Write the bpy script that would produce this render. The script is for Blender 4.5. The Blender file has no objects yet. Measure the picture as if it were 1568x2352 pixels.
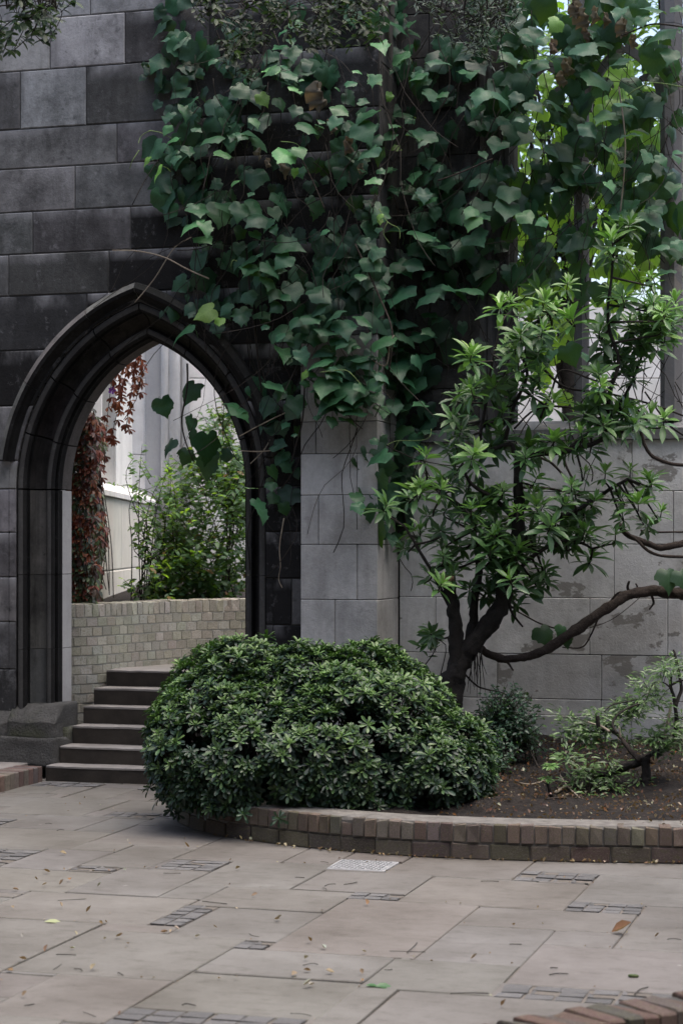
import bpy, bmesh, math, random
import numpy as np
from mathutils import Vector, Matrix, noise
random.seed(7); RNG = np.random.default_rng(7)
sc = bpy.context.scene
COL = sc.collection
R = math.radians

# ------------------------------------------------------------------ camera
F = 4573.0; H = 1.75; HORIZON = 1250.0
cam_d = bpy.data.cameras.new('camera'); cam = bpy.data.objects.new('camera', cam_d); COL.objects.link(cam)
cam.location = (0, 0, H); cam.rotation_euler = (R(90), 0, 0)
cam_d.sensor_fit = 'VERTICAL'; cam_d.sensor_height = 36.0; cam_d.lens = F / 2352 * 36
cam_d.shift_y = (HORIZON - 1176) / 2352
cam_d.clip_start = .1; cam_d.clip_end = 600
cam_d.dof.use_dof = True; cam_d.dof.focus_distance = 12.9; cam_d.dof.aperture_fstop = 4.0
sc.camera = cam

# ------------------------------------------------------------------ light
SUN_EL, SUN_AZ = 76, 105          # azimuth measured from +Y (into the picture) towards +X
w = bpy.data.worlds.new('World'); sc.world = w; w.use_nodes = True
nt = w.node_tree; bg = nt.nodes['Background']
sky = nt.nodes.new('ShaderNodeTexSky'); sky.sky_type = 'NISHITA'; sky.sun_disc = False
sky.sun_elevation = R(SUN_EL); sky.sun_rotation = R(SUN_AZ)
sky.dust_density = 5.0; sky.air_density = 1.0; sky.ozone_density = 0.8
nt.links.new(sky.outputs[0], bg.inputs[0]); bg.inputs[1].default_value = 0.15
sd = bpy.data.lights.new('sun', 'SUN'); sd.energy = 0.9; sd.angle = R(60); sd.color = (1, .97, .93)
sun = bpy.data.objects.new('sun', sd); COL.objects.link(sun)
dvec = Vector((math.sin(R(SUN_AZ)) * math.cos(R(SUN_EL)), math.cos(R(SUN_AZ)) * math.cos(R(SUN_EL)), math.sin(R(SUN_EL))))
sun.rotation_euler = dvec.to_track_quat('Z', 'Y').to_euler(); sun.location = dvec * 30
sc.view_settings.view_transform = 'Standard'; sc.view_settings.look = 'None'
sc.view_settings.gamma = 1.0; sc.view_settings.exposure = 1.42
sc.view_settings.use_curve_mapping = False
sc.render.engine = 'CYCLES'
sc.cycles.max_bounces = 6; sc.cycles.diffuse_bounces = 3; sc.cycles.transmission_bounces = 3; sc.cycles.use_denoising = True

# ------------------------------------------------------------------ frames
TH = R(16.4); CT, ST = math.cos(TH), math.sin(TH)
OX, OY = -1.512, 14.839           # arch centre on the wall face
def w2(u, v, z=0.0): return Vector((OX + u * CT + v * ST, OY - u * ST + v * CT, z))
def at(x, y, Y): return Vector(((x - 784) / F * Y, Y, H - (y - HORIZON) / F * Y))
def on_v(x, y, v):                # point of the plane v = const seen in direction (x, y)
    k = (x - 784) / F
    px, py = OX + v * ST, OY + v * CT
    u = (-px + py * k) / (CT + ST * k)
    return at(x, y, py - u * ST)
def on_z(x, y, z=0.0): return at(x, y, (H - z) * F / (y - HORIZON))
def to_uv(p): 
    a, b = p[0] - OX, p[1] - OY
    return a * CT - b * ST, a * ST + b * CT

# ------------------------------------------------------------------ scene helpers
def tag(o, label=None, cat=None, group=None, kind=None):
    if label: o['label'] = label
    if cat: o['category'] = cat
    if group: o['group'] = group
    if kind: o['kind'] = kind
    return o
def empty(name, label=None, cat=None, loc=None, uv=False, group=None, kind=None):
    o = bpy.data.objects.new(name, None); COL.objects.link(o); o.empty_display_size = .2
    if uv: o.location = (OX, OY, 0); o.rotation_euler = (0, 0, -TH)
    if loc is not None: o.location = loc
    return tag(o, label, cat, group, kind)
def link(name, me, parent=None, mat=None, color=None, matrix=None):
    o = bpy.data.objects.new(name, me); COL.objects.link(o)
    if mat is not None and len(me.materials) == 0: me.materials.append(mat)
    if parent is not None: o.parent = parent
    if matrix is not None: o.matrix_local = matrix
    if color is not None: o.color = (*color[:3], 1)
    return o
def mesh(name, verts, faces, smooth=False, col=None, uv=None, mats=None, midx=None):
    me = bpy.data.meshes.new(name)
    me.from_pydata([tuple(v) for v in verts], [], [tuple(f) for f in faces])
    if smooth: me.polygons.foreach_set('use_smooth', [True] * len(me.polygons))
    if col is not None:
        a = me.color_attributes.new('Col', 'FLOAT_COLOR', 'POINT')
        c = np.ones((len(verts), 4), 'f'); c[:, :3] = col
        a.data.foreach_set('color', c.ravel())
    if uv is not None:
        l = me.uv_layers.new(name='UVMap')
        vi = np.empty(len(me.loops), 'i'); me.loops.foreach_get('vertex_index', vi)
        l.data.foreach_set('uv', np.asarray(uv, 'f')[vi].ravel())
    for m in mats or []: me.materials.append(m)
    if midx is not None: me.polygons.foreach_set('material_index', midx)
    me.update(); return me
def world_children(parent, o):    # o was built in world space
    o.parent = parent; o.matrix_parent_inverse = parent_matrix(parent).inverted(); return o
def parent_matrix(p):
    return Matrix.LocRotScale(p.location, p.rotation_euler, p.scale)

def prism(pts, v0, v1, bevel=.006, jit=0.0):
    """polygon pts (u,z) extruded from depth v0 (front) to v1; front edges bevelled"""
    bm = bmesh.new()
    fr = [bm.verts.new((u, v0 + random.uniform(-jit, jit), z)) for u, z in pts]
    bk = [bm.verts.new((u, v1, z)) for u, z in pts]
    ff = bm.faces.new(fr); bm.faces.new(bk[::-1])
    n = len(pts)
    for i in range(n): bm.faces.new((fr[i], bk[i], bk[(i + 1) % n], fr[(i + 1) % n]))
    bmesh.ops.recalc_face_normals(bm, faces=bm.faces)
    if bevel:
        bmesh.ops.bevel(bm, geom=list(ff.edges), offset=bevel, segments=1, affect='EDGES', clamp_overlap=True)
    me = bpy.data.meshes.new('stone'); bm.to_mesh(me); bm.free(); return me
def boxm(x0, x1, y0, y1, z0, z1, bevel=.004, seg=1):
    bm = bmesh.new(); bmesh.ops.create_cube(bm, size=1)
    for v in bm.verts:
        v.co = ((x0 + x1) / 2 + v.co.x * (x1 - x0), (y0 + y1) / 2 + v.co.y * (y1 - y0), (z0 + z1) / 2 + v.co.z * (z1 - z0))
    if bevel: bmesh.ops.bevel(bm, geom=list(bm.edges), offset=bevel, segments=seg, affect='EDGES', clamp_overlap=True)
    me = bpy.data.meshes.new('block'); bm.to_mesh(me); bm.free(); return me
def eroded(x0, x1, y0, y1, z0, z1, amp=.02, cuts=6, seed=0, top=None):
    bm = bmesh.new(); bmesh.ops.create_cube(bm, size=1)
    bmesh.ops.subdivide_edges(bm, edges=list(bm.edges), cuts=cuts, use_grid_fill=True)
    for v in bm.verts:
        c = v.co.copy() * 2
        # round the box
        q = Vector([math.copysign(abs(a) ** 1.0, a) for a in c])
        k = sum(abs(a) ** 40 for a in q) ** (1 / 40)
        q = q / max(k, 1e-6) * max(abs(a) for a in q)
        p = Vector(((x0 + x1) / 2 + q.x * (x1 - x0) / 2, (y0 + y1) / 2 + q.y * (y1 - y0) / 2, (z0 + z1) / 2 + q.z * (z1 - z0) / 2))
        if top: p = top(p)
        n = noise.noise_vector(p * 6 + Vector((seed * 7.3, 0, 0))) * amp + noise.noise_vector(p * 19 + Vector((seed, 3, 0))) * amp * .4
        v.co = p + n
    me = bpy.data.meshes.new('eroded'); bm.to_mesh(me); bm.free()
    me.polygons.foreach_set('use_smooth', [True] * len(me.polygons)); return me

def tube_arrays(pts, rad, sides=6, cap=True):
    pts = [Vector(p) for p in pts]; n = len(pts)
    vs, fs = [], []
    t = (pts[1] - pts[0]).normalized(); a = t.orthogonal().normalized()
    for i, p in enumerate(pts):
        t = (pts[min(i + 1, n - 1)] - pts[max(i - 1, 0)])
        t = t.normalized() if t.length > 1e-9 else Vector((0, 0, 1))
        a = (a - t * a.dot(t)); a = a.normalized() if a.length > 1e-6 else t.orthogonal().normalized()
        b = t.cross(a)
        r = rad[i] if hasattr(rad, '__len__') else rad
        for k in range(sides):
            an = 2 * math.pi * k / sides
            vs.append(p + (a * math.cos(an) + b * math.sin(an)) * r)
    for i in range(n - 1):
        for k in range(sides):
            k2 = (k + 1) % sides
            fs.append((i * sides + k, i * sides + k2, (i + 1) * sides + k2, (i + 1) * sides + k))
    if cap and sides > 2:
        fs.append(tuple(range(sides))[::-1]); fs.append(tuple((n - 1) * sides + k for k in range(sides)))
    return vs, fs
def smooth_path(pts, per=5):
    pts = [Vector(p) for p in pts]; out = []
    for i in range(len(pts) - 1):
        p0 = pts[max(i - 1, 0)]; p1 = pts[i]; p2 = pts[i + 1]; p3 = pts[min(i + 2, len(pts) - 1)]
        for k in range(per):
            t = k / per
            out.append(.5 * ((2 * p1) + (p2 - p0) * t + (2 * p0 - 5 * p1 + 4 * p2 - p3) * t * t + (3 * p1 - p0 - 3 * p2 + p3) * t ** 3))
    out.append(pts[-1]); return out
class Multi:
    def __init__(s): s.v = []; s.f = []
    def add(s, vs, fs):
        o = len(s.v); s.v += list(vs); s.f += [tuple(i + o for i in f) for f in fs]
    def tube(s, pts, rad, sides=5): s.add(*tube_arrays(pts, rad, sides))
    def mesh(s, name, smooth=True): return mesh(name, s.v, s.f, smooth)
def gnarl(pts, rad, amp=.15, sides=8, seed=0):
    vs, fs = tube_arrays(pts, rad, sides)
    out = []
    for i, v in enumerate(vs):
        r = rad[i // sides] if hasattr(rad, '__len__') else rad
        out.append(v + noise.noise_vector(v * 14 + Vector((seed, 0, 0))) * r * amp * 2 + noise.noise_vector(v * 45) * r * amp)
    return out, fs

# ------------------------------------------------------------------ materials
class NB:
    def __init__(s, name):
        s.m = bpy.data.materials.new(name); s.m.use_nodes = True; s.t = s.m.node_tree; s.n = s.t.nodes
        s.b = s.n['Principled BSDF']; s.out = s.n['Material Output']; s._tc = None
    def L(s, a, b): s.t.links.new(a, b)
    def N(s, typ, **kw):
        n = s.n.new(typ)
        for k, v in kw.items(): setattr(n, k, v)
        return n
    def obj_coord(s, rand=0.0, scale=None):
        tc = s.N('ShaderNodeTexCoord'); o = tc.outputs['Object']
        if rand:
            oi = s.N('ShaderNodeObjectInfo'); mu = s.N('ShaderNodeMath', operation='MULTIPLY'); mu.inputs[1].default_value = rand
            s.L(oi.outputs['Random'], mu.inputs[0])
            va = s.N('ShaderNodeVectorMath', operation='ADD'); s.L(o, va.inputs[0]); s.L(mu.outputs[0], va.inputs[1]); o = va.outputs[0]
        if scale:
            mp = s.N('ShaderNodeMapping'); mp.inputs['Scale'].default_value = scale; s.L(o, mp.inputs[0]); o = mp.outputs[0]
        return o
    def noise(s, co, scale, detail=4, rough=.55, lo=.35, hi=.65, a=0.0, b=1.0):
        n = s.N('ShaderNodeTexNoise'); n.inputs['Scale'].default_value = scale; n.inputs['Detail'].default_value = detail; n.inputs['Roughness'].default_value = rough
        s.L(co, n.inputs['Vector'])
        mr = s.N('ShaderNodeMapRange'); mr.clamp = True
        for i, val in zip((1, 2, 3, 4), (lo, hi, a, b)): mr.inputs[i].default_value = val
        s.L(n.outputs[0], mr.inputs[0]); return mr.outputs[0]
    def mix(s, fac, a, b, mode='MIX'):
        m = s.N('ShaderNodeMix', data_type='RGBA', blend_type=mode)
        for sock, val in ((m.inputs[0], fac), (m.inputs[6], a), (m.inputs[7], b)):
            if hasattr(val, 'is_linked') or hasattr(val, 'links'): s.L(val, sock)
            elif isinstance(val, (int, float)): sock.default_value = val
            else: sock.default_value = (*val[:3], 1)
        return m.outputs[2]
    def bump(s, h, strength=.3, dist=.01, normal=None):
        b = s.N('ShaderNodeBump'); b.inputs['Strength'].default_value = strength; b.inputs['Distance'].default_value = dist
        s.L(h, b.inputs['Height'])
        if normal is not None: s.L(normal, b.inputs['Normal'])
        s.L(b.outputs[0], s.b.inputs['Normal']); return b.outputs[0]
    def base(s, c):
        if hasattr(c, 'links'): s.L(c, s.b.inputs['Base Color'])
        else: s.b.inputs['Base Color'].default_value = (*c[:3], 1)
    def rough(s, r, spec=.5):
        s.b.inputs['Roughness'].default_value = r; s.b.inputs['Specular IOR Level'].default_value = spec
    def ocol(s): return s.N('ShaderNodeObjectInfo').outputs['Color']

def stone_mat(name, dark=(.03, .03, .03), soot=.6, streak=.5, patch=None, rough=.9, green=0.0, var=1.0, spec=.1, speck=.25, base=None, wash=False, bump=.45):
    n = NB(name); co = n.obj_coord(rand=9.0)
    c = n.ocol() if base is None else n.mix(0.0, base, base)
    c = n.mix(n.noise(co, 3.0, 6, .6, .3, .72, 0, var), c, n.mix(1.0, c, (.66, .66, .67), 'MULTIPLY'))
    c = n.mix(n.noise(co, 34, 4, .7, .35, .75, 0, .55 * var), c, n.mix(1.0, c, (.6, .6, .59), 'MULTIPLY'))
    if streak:
        st = n.obj_coord(rand=5.0, scale=(9, 9, .9))
        c = n.mix(n.noise(st, 1.0, 5, .6, .48, .8, 0, streak), c, dark)
    if soot:
        c = n.mix(n.noise(n.obj_coord(), 1.5, 8, .72, .45, .68, 0, soot), c, dark)
        c = n.mix(n.noise(co, 11, 6, .75, .58, .72, 0, soot * .8), c, dark)
    if speck:
        c = n.mix(n.noise(co, 15, 6, .75, .60, .74, 0, speck), c, n.mix(.6, c, (.38, .38, .39)))
        if wash: c = n.mix(n.noise(n.obj_coord(rand=2.0, scale=(1, 1, .7)), 4.5, 8, .78, .56, .74, 0, .75), c, n.mix(.5, c, (.30, .30, .31)))
    if wash:
        tc = n.N('ShaderNodeTexCoord'); sp = n.N('ShaderNodeSeparateXYZ'); n.L(tc.outputs['Generated'], sp.inputs[0])
        mr = n.N('ShaderNodeMapRange'); mr.inputs[1].default_value = .72; mr.inputs[2].default_value = 1.0; n.L(sp.outputs[2], mr.inputs[0])
        mm = n.N('ShaderNodeMath', operation='MULTIPLY'); n.L(mr.outputs[0], mm.inputs[0])
        n.L(n.noise(n.obj_coord(rand=7.0, scale=(2.2, 2.2, 1.0)), 1.6, 4, .6, .42, .66, 0, .85), mm.inputs[1])
        c = n.mix(mm.outputs[0], c, (.30, .30, .31))
    if green: c = n.mix(n.noise(co, 2.3, 5, .6, .5, .75, 0, green), c, (.07, .08, .035))
    if patch:
        c = n.mix(n.noise(n.obj_coord(rand=3.0, scale=(1, 1, 1.6)), 2.6, 8, .62, .60, .62, 0, .8), c, patch)
    n.base(c); n.rough(rough, spec)
    h = n.noise(co, 60, 6, .7, .2, .8); h2 = n.noise(co, 9, 5, .6, .2, .8)
    hh = n.mix(.5, h, h2); n.bump(hh, bump, .012 if bump < .6 else .04)
    return n.m
M = {}
M['ashlar'] = stone_mat('sooty_ashlar', dark=(.018, .018, .018), soot=.8, streak=.5, spec=.06, speck=.5, wash=True)
M['wall'] = stone_mat('grey_limestone', dark=(.19, .185, .17), soot=.5, streak=.35, patch=(.24, .225, .20), var=.5, speck=.1)
M['buttress'] = stone_mat('buttress_limestone', dark=(.13, .125, .115), soot=.5, streak=.4, var=.7, speck=.15)
M['mould'] = stone_mat('blackened_moulding', dark=(.006, .006, .0065), soot=.85, streak=.8, spec=.03, speck=.12)
M['black'] = stone_mat('soot_black_stone', dark=(.006, .006, .0065), soot=.6, streak=.6, spec=.03, speck=.15, base=(.028, .0275, .027))
M['worn'] = stone_mat('worn_moulding_edge', dark=(.03, .03, .03), soot=.6, streak=.0, spec=.05, base=(.085, .084, .081), speck=.3)
M['brown'] = stone_mat('brown_soffit_stone', dark=(.03, .027, .025), soot=.5, streak=.3, spec=.05, base=(.11, .10, .094))
M['hood'] = stone_mat('weathered_hood', dark=(.02, .02, .02), soot=.7, streak=.3, spec=.05)
M['reveal'] = stone_mat('pale_reveal', dark=(.16, .155, .15), soot=.25, streak=.2, base=(.42, .41, .40), var=.5)
M['plinth'] = stone_mat('mossy_plinth', dark=(.03, .03, .027), soot=.6, streak=.0, green=.7, spec=.05, speck=.4, bump=.9)
M['pale'] = stone_mat('pale_courtyard_stone', dark=(.40, .40, .39), soot=.4, streak=.4, green=.08, var=.35, speck=0)
def simple_noise(name, a, b, scale=8, rough=.85, bump=.3, dist=.006, spec=.3, rand=0, bscale=40, ocol=False):
    n = NB(name); co = n.obj_coord(rand=rand); fac = n.noise(co, scale, 6, .65, .3, .7)
    if ocol:
        oc = n.ocol(); c = n.mix(fac, n.mix(1.0, oc, a, 'MULTIPLY'), n.mix(1.0, oc, b, 'MULTIPLY'))
    else: c = n.mix(fac, a, b)
    n.base(c); n.rough(rough, spec)
    if bump: n.bump(n.noise(co, bscale, 5, .7, .2, .8), bump, dist)
    return n.m
M['mortar'] = simple_noise('dark_mortar', (.035, .034, .032), (.07, .068, .065))
M['pale_mortar'] = simple_noise('pale_mortar', (.30, .29, .25), (.40, .385, .34))
M['joint'] = simple_noise('sandy_joint', (.085, .076, .065), (.15, .133, .115), scale=20)
M['soil'] = simple_noise('bed_soil', (.007, .0055, .005), (.024, .018, .015), scale=9, bump=.9, dist=.03, bscale=26)
M['step'] = simple_noise('worn_step', (.15, .138, .128), (.24, .225, .21), scale=5, rand=4, bump=.25)
M['bark'] = simple_noise('dark_bark', (.009, .008, .007), (.026, .021, .018), scale=18, bump=.8, dist=.01)
M['vinebark'] = simple_noise('vine_bark', (.022, .016, .013), (.06, .046, .038), scale=22, bump=.9, dist=.01)
M['twig'] = simple_noise('thin_twig', (.012, .010, .008), (.034, .028, .023), scale=10, bump=0)
M['paletwig'] = simple_noise('pale_twig', (.16, .13, .10), (.30, .26, .20), scale=14, bump=0)
M['greentwig'] = simple_noise('green_shoot', (.10, .16, .05), (.17, .24, .09), scale=14, bump=0)
M['catkin'] = simple_noise('catkin_green', (.05, .08, .03), (.09, .12, .05), scale=60, bump=.6)
M['rust'] = simple_noise('rusted_iron', (.03, .014, .008), (.08, .035, .02), scale=60, rough=.8, bump=.5)
M['cutwood'] = simple_noise('cut_wood', (.30, .19, .12), (.42, .29, .19), scale=40, bump=.2)
# flagstones
n = NB('flagstone'); co = n.obj_coord(rand=11.0); c = n.ocol()
c = n.mix(n.noise(co, 2.2, 6, .6, .3, .7), c, n.mix(1.0, c, (.74, .73, .71), 'MULTIPLY'))
c = n.mix(n.noise(n.obj_coord(), .8, 7, .65, .42, .66, 0, .85), c, n.mix(1.0, c, (.64, .61, .58), 'MULTIPLY'))
c = n.mix(n.noise(n.obj_coord(scale=(1, 2.2, 1)), 6, 6, .75, .52, .70, 0, .8), c, n.mix(1.0, c, (.60, .58, .55), 'MULTIPLY'))
c = n.mix(n.noise(co, 14, 6, .7, .45, .8, 0, .55), c, n.mix(1.0, c, (.70, .68, .66), 'MULTIPLY'))
c = n.mix(n.noise(co, 120, 3, .6, .5, .8, 0, .4), c, n.mix(1.0, c, (.6, .6, .6), 'MULTIPLY'))
c = n.mix(n.noise(co, 9, 3, .5, .74, .77, 0, .4), c, (.34, .33, .31))
n.base(c); n.rough(.72, .35); n.bump(n.mix(.5, n.noise(co, 90, 4, .7, .2, .8), n.noise(co, 5, 4, .6, .2, .8)), .22, .008); M['flag'] = n.m
n = NB('granite_sett'); co = n.obj_coord(rand=11.0); c = n.ocol()
c = n.mix(n.noise(co, 60, 3, .6, .4, .6), c, n.mix(1.0, c, (.62, .62, .63), 'MULTIPLY'))
c = n.mix(n.noise(co, 18, 4, .6, .45, .7), c, n.mix(1.0, c, (.7, .7, .7), 'MULTIPLY'))
n.base(c); n.rough(.75, .35); n.bump(n.noise(co, 45, 5, .7, .2, .8), .6, .01); M['sett'] = n.m
# bricks
def brick_mat(name, dirt, moss=0):
    n = NB(name); co = n.obj_coord(rand=13.0); c = n.ocol()
    c = n.mix(n.noise(co, 12, 6, .65, .35, .7), c, n.mix(1.0, c, (.62, .6, .58), 'MULTIPLY'))
    c = n.mix(n.noise(co, 25, 5, .7, .52, .7, 0, .7), c, dirt)
    c = n.mix(n.noise(co, 9, 5, .7, .62, .75, 0, .45), c, (.42, .40, .36))
    if moss: c = n.mix(n.noise(co, 6, 4, .6, .5, .7, 0, moss), c, (.10, .105, .04))
    n.base(c); n.rough(.9, .25); n.bump(n.noise(co, 55, 6, .7, .2, .8), .6, .008); return n.m
M['kerbbrick'] = brick_mat('kerb_brick', (.055, .045, .038))
M['wallbrick'] = brick_mat('stock_brick', (.24, .23, .17), moss=.4)
# inspection cover
n = NB('cast_cover'); co = n.obj_coord()
n.base(n.mix(n.noise(co, 22, 5, .6, .35, .65), (.20, .205, .21), (.30, .305, .31))); n.rough(.6, .4)
n.bump(n.noise(co, 140, 3, .6, .3, .7), .3, .004); M['cover'] = n.m

def leaf_mat(name, translucent=(.22, .42, .03), tf=.3, rough=.42, spec=.5, veins=False, back=None, coat=0):
    n = NB(name)
    at_ = n.N('ShaderNodeVertexColor'); at_.layer_name = 'Col'
    c = n.mix(1.0, at_.outputs[0], n.ocol(), 'MULTIPLY')
    co = n.obj_coord(rand=5.0)
    c = n.mix(n.noise(co, 16, 4, .6, .35, .7), c, n.mix(1.0, c, (.72, .76, .72), 'MULTIPLY'))
    h = None
    if veins:
        uvn = n.N('ShaderNodeUVMap'); sp = n.N('ShaderNodeSeparateXYZ'); n.L(uvn.outputs[0], sp.inputs[0])
        ab = n.N('ShaderNodeMath', operation='ABSOLUTE'); n.L(sp.outputs[0], ab.inputs[0])
        def math_(op, a, b):
            m = n.N('ShaderNodeMath', operation=op)
            for i, val in enumerate((a, b)):
                if hasattr(val, 'links'): n.L(val, m.inputs[i])
                elif val is not None: m.inputs[i].default_value = val
            return m.outputs[0]
        d = math_('SUBTRACT', sp.outputs[1], math_('MULTIPLY', ab.outputs[0], .85))
        fr = math_('ABSOLUTE', math_('SUBTRACT', math_('FRACT', math_('MULTIPLY', math_('ADD', d, 3.0), 5.0), None), .5), None)
        side = math_('LESS_THAN', fr, .045)
        mid = math_('LESS_THAN', ab.outputs[0], .012)
        vein = math_('MAXIMUM', side, mid)
        c = n.mix(math_('MULTIPLY', vein, .32), c, n.mix(1.0, c, (2.0, 1.9, 1.6), 'MULTIPLY'))
        h = math_('MINIMUM', math_('MULTIPLY', fr, 6.0), 1.0)
    n.base(c); n.rough(rough, spec)
    if h is not None: n.bump(h, .12, .004)
    tr = n.N('ShaderNodeBsdfTranslucent')
    tc = n.mix(1.0, n.mix(.55, at_.outputs[0], (.10, .18, .04)), n.mix(1.0, translucent, (3.2, 3.2, 3.2), 'MULTIPLY'), 'MULTIPLY')
    tc = n.mix(.5, tc, translucent)
    n.L(tc, tr.inputs[0])
    mx = n.N('ShaderNodeMixShader'); mx.inputs[0].default_value = tf
    n.L(n.b.outputs[0], mx.inputs[1]); n.L(tr.outputs[0], mx.inputs[2]); n.L(mx.outputs[0], n.out.inputs[0])
    return n.m
M['oak'] = leaf_mat('oak_leaf', (.10, .18, .04), .15, .5, .3)
M['vine'] = leaf_mat('vine_leaf', (.12, .24, .02), .2, .44, .32, veins=True)
M['vineback'] = leaf_mat('backlit_vine_leaf', (.22, .36, .035), .45, .55, .2, veins=True)  # brighter, more translucent copy of the vine leaf, with back light put in
M['bush'] = leaf_mat('glossy_bush_leaf', (.10, .22, .03), .12, .40, .33)
M['tree'] = leaf_mat('shrub_leaf', (.16, .34, .05), .22, .42, .5)
M['far'] = leaf_mat('background_leaf', (.30, .48, .04), .4, .5, .4)
M['redleaf'] = leaf_mat('creeper_leaf', (.26, .07, .02), .22, .45, .35)
M['dry'] = leaf_mat('dry_leaf', (.30, .2, .1), .2, .8, .15)

# ------------------------------------------------------------------ leaf templates (base at origin, tip +Y, normal +Z)
def vine_leaf(seed):
    rnd = random.Random(seed)
    prof = [(.0, .0), (.10, -.12), (.24, -.17), (.40, -.11), (.48, .03), (.55, .16), (.645, .36), (.53, .41), (.47, .50), (.425, .62), (.31, .69), (.21, .80), (.105, .90), (.0, 1.08)]
    def side(s):
        o = []
        for i, (x, y) in enumerate(prof):
            j = 0 if i in (0, 13) else 1
            t = (1.04 if i % 2 else .98) * (lobe if i in (5, 6) else 1) * (asym if s > 0 else 1)
            o.append((s * x * t * (1 + j * rnd.uniform(-.06, .06)), y + j * rnd.uniform(-.025, .025)))
        return o
    droop = rnd.uniform(.08, .55); fold = rnd.uniform(-.12, .38); wav = rnd.uniform(.03, .10); ph = rnd.uniform(0, 6); tw = rnd.uniform(-.25, .25); lobe = rnd.uniform(.75, 1.12); asym = rnd.uniform(.86, 1.14)
    def h(x, y): return -droop * y * y - fold * abs(x) ** 1.3 + tw * x * y + wav * math.sin(7 * y + ph + 4 * abs(x)) * abs(x) * 2
    vs, fs, uvs = [], [], []
    mid = []
    for i in range(len(prof)):
        y = max(0, i / 13) * 1.06 * (1 if i else 0)
        mid.append(len(vs)); vs.append((0, y, h(0, y) - .01)); uvs.append((0, y))
    for s in (1, -1):
        ring = []
        for i, (x, y) in enumerate(side(s)):
            if i in (0, 13): ring.append((mid[i], mid[i])); continue
            my = i / 13 * 1.06
            a = len(vs); xm, ym = x * .55, my * .45 + y * .55
            vs.append((xm, ym, h(xm, ym))); uvs.append((xm, ym))
            vs.append((x, y, h(x, y))); uvs.append((x, y)); ring.append((a, a + 1))
        for i in range(13):
            a, b = ring[i], ring[i + 1]
            for q in ((mid[i], a[0], b[0], mid[i + 1]), (a[0], a[1], b[1], b[0])):
                q2 = []
                for k in q:
                    if k not in q2: q2.append(k)
                if len(q2) > 2: fs.append(tuple(q2 if s == -1 else q2[::-1]))
    # petiole
    pv, pf = tube_arrays([(0, 0, 0), (0, -.10, -.12), (0, -.16, -.36), (0, -.10, -.62)], [.012, .011, .012, .014], 3, cap=False)
    o = len(vs); nb = o
    vs += [tuple(p) for p in pv]; uvs += [(.3, .5)] * len(pv); fs += [tuple(k + o for k in f) for f in pf]
    col = np.ones((len(vs), 3)); col[nb:] = (1.6, 1.1, .9)
    return np.array(vs, float), fs, col, np.array(uvs)
def blade(width, prof, curl=.15, fold=.15, petiole=0.0):
    """narrow blade, prof list of (y, halfwidth)"""
    vs, fs = [], []
    for y, wd in prof:
        z = -curl * y * y
        vs += [(-wd * width, y, z + fold * wd * width), (0, y, z), (wd * width, y, z + fold * wd * width)]
    for i in range(len(prof) - 1):
        a = i * 3; fs += [(a, a + 1, a + 4, a + 3), (a + 1, a + 2, a + 5, a + 4)]
    v = np.array(vs, float); return v, fs, np.ones((len(vs), 3)), v[:, :2].copy()
OBOV = blade(.155, [(0, .12), (.35, .45), (.7, 1.0), (.9, .8), (1.0, .15)], .12, .35)
LANC = blade(.15, [(0, .15), (.25, .65), (.55, 1.0), (.8, .7), (1.0, .04)], .18, .4)
OVAL = blade(.27, [(0, .1), (.3, .85), (.6, 1.0), (.85, .6), (1.0, .05)], .2, .3)
OLIVE = blade(.12, [(0, .2), (.5, 1.0), (1.0, .1)], .1, .3)
DRY = blade(.34, [(0, .1), (.3, .9), (.6, 1.0), (1.0, .1)], -.5, 1.0)

def frame(n, t, roll=0.0):
    n = Vector(n).normalized(); t = Vector(t); t = t - n * t.dot(n)
    t = t.normalized() if t.length > 1e-5 else n.orthogonal().normalized()
    x = t.cross(n)
    if roll:
        c, s = math.cos(roll), math.sin(roll); t, x = t * c + x * s, x * c - t * s
    return x, t, n
def mat4(p, n, t, size, roll=0.0, sx=1.0):
    x, y, z = frame(n, t, roll)
    m = Matrix((( x[0]*size*sx, y[0]*size, z[0]*size, p[0]), (x[1]*size*sx, y[1]*size, z[1]*size, p[1]), (x[2]*size*sx, y[2]*size, z[2]*size, p[2]), (0, 0, 0, 1)))
    return m
def cloud_mesh(name, templ, ms, cols, mat):
    """join many placed copies of one or more templates (ms: list of (matrix, template index))"""
    if not isinstance(templ, list): templ = [templ]
    V, Fc, C, U, off = [], [], [], [], 0
    for (m, ti), c in zip(ms, cols):
        v, f, tc, uv = templ[ti]
        A = np.array(m)
        V.append(v @ A[:3, :3].T + A[:3, 3]); C.append(tc * np.asarray(c)[:3]); U.append(uv)
        Fc += [tuple(i + off for i in q) for q in f]; off += len(v)
    return mesh(name, np.concatenate(V), Fc, True, np.concatenate(C), np.concatenate(U), [mat])
def split_leaves(parent, templ, ms, cols, mat, limit=300, name='leaf', stuff='foliage', key=None):
    """largest/nearest `limit` leaves as single parts, the rest one stuff part (world-space matrices)"""
    if not isinstance(templ, list): templ = [templ]
    idx = list(range(len(ms)))
    if key: idx.sort(key=key)
    shared = [mesh(name, t[0], t[1], True, t[2], t[3], [mat]) for t in templ]
    inv = parent_matrix(parent).inverted()
    for i in idx[:limit]:
        m, ti = ms[i]
        link(name, shared[ti], parent, None, cols[i], inv @ m)
    rest = idx[limit:]
    if rest:
        o = link(stuff, cloud_mesh(stuff, templ, [(inv @ ms[i][0], ms[i][1]) for i in rest], [cols[i] for i in rest], mat), parent)
        o['kind'] = 'stuff'
def jit(c, a=.15):
    k = random.uniform(1 - a, 1 + a)
    return tuple(max(0, x * k * random.uniform(1 - a * .4, 1 + a * .4)) for x in c)
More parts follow.
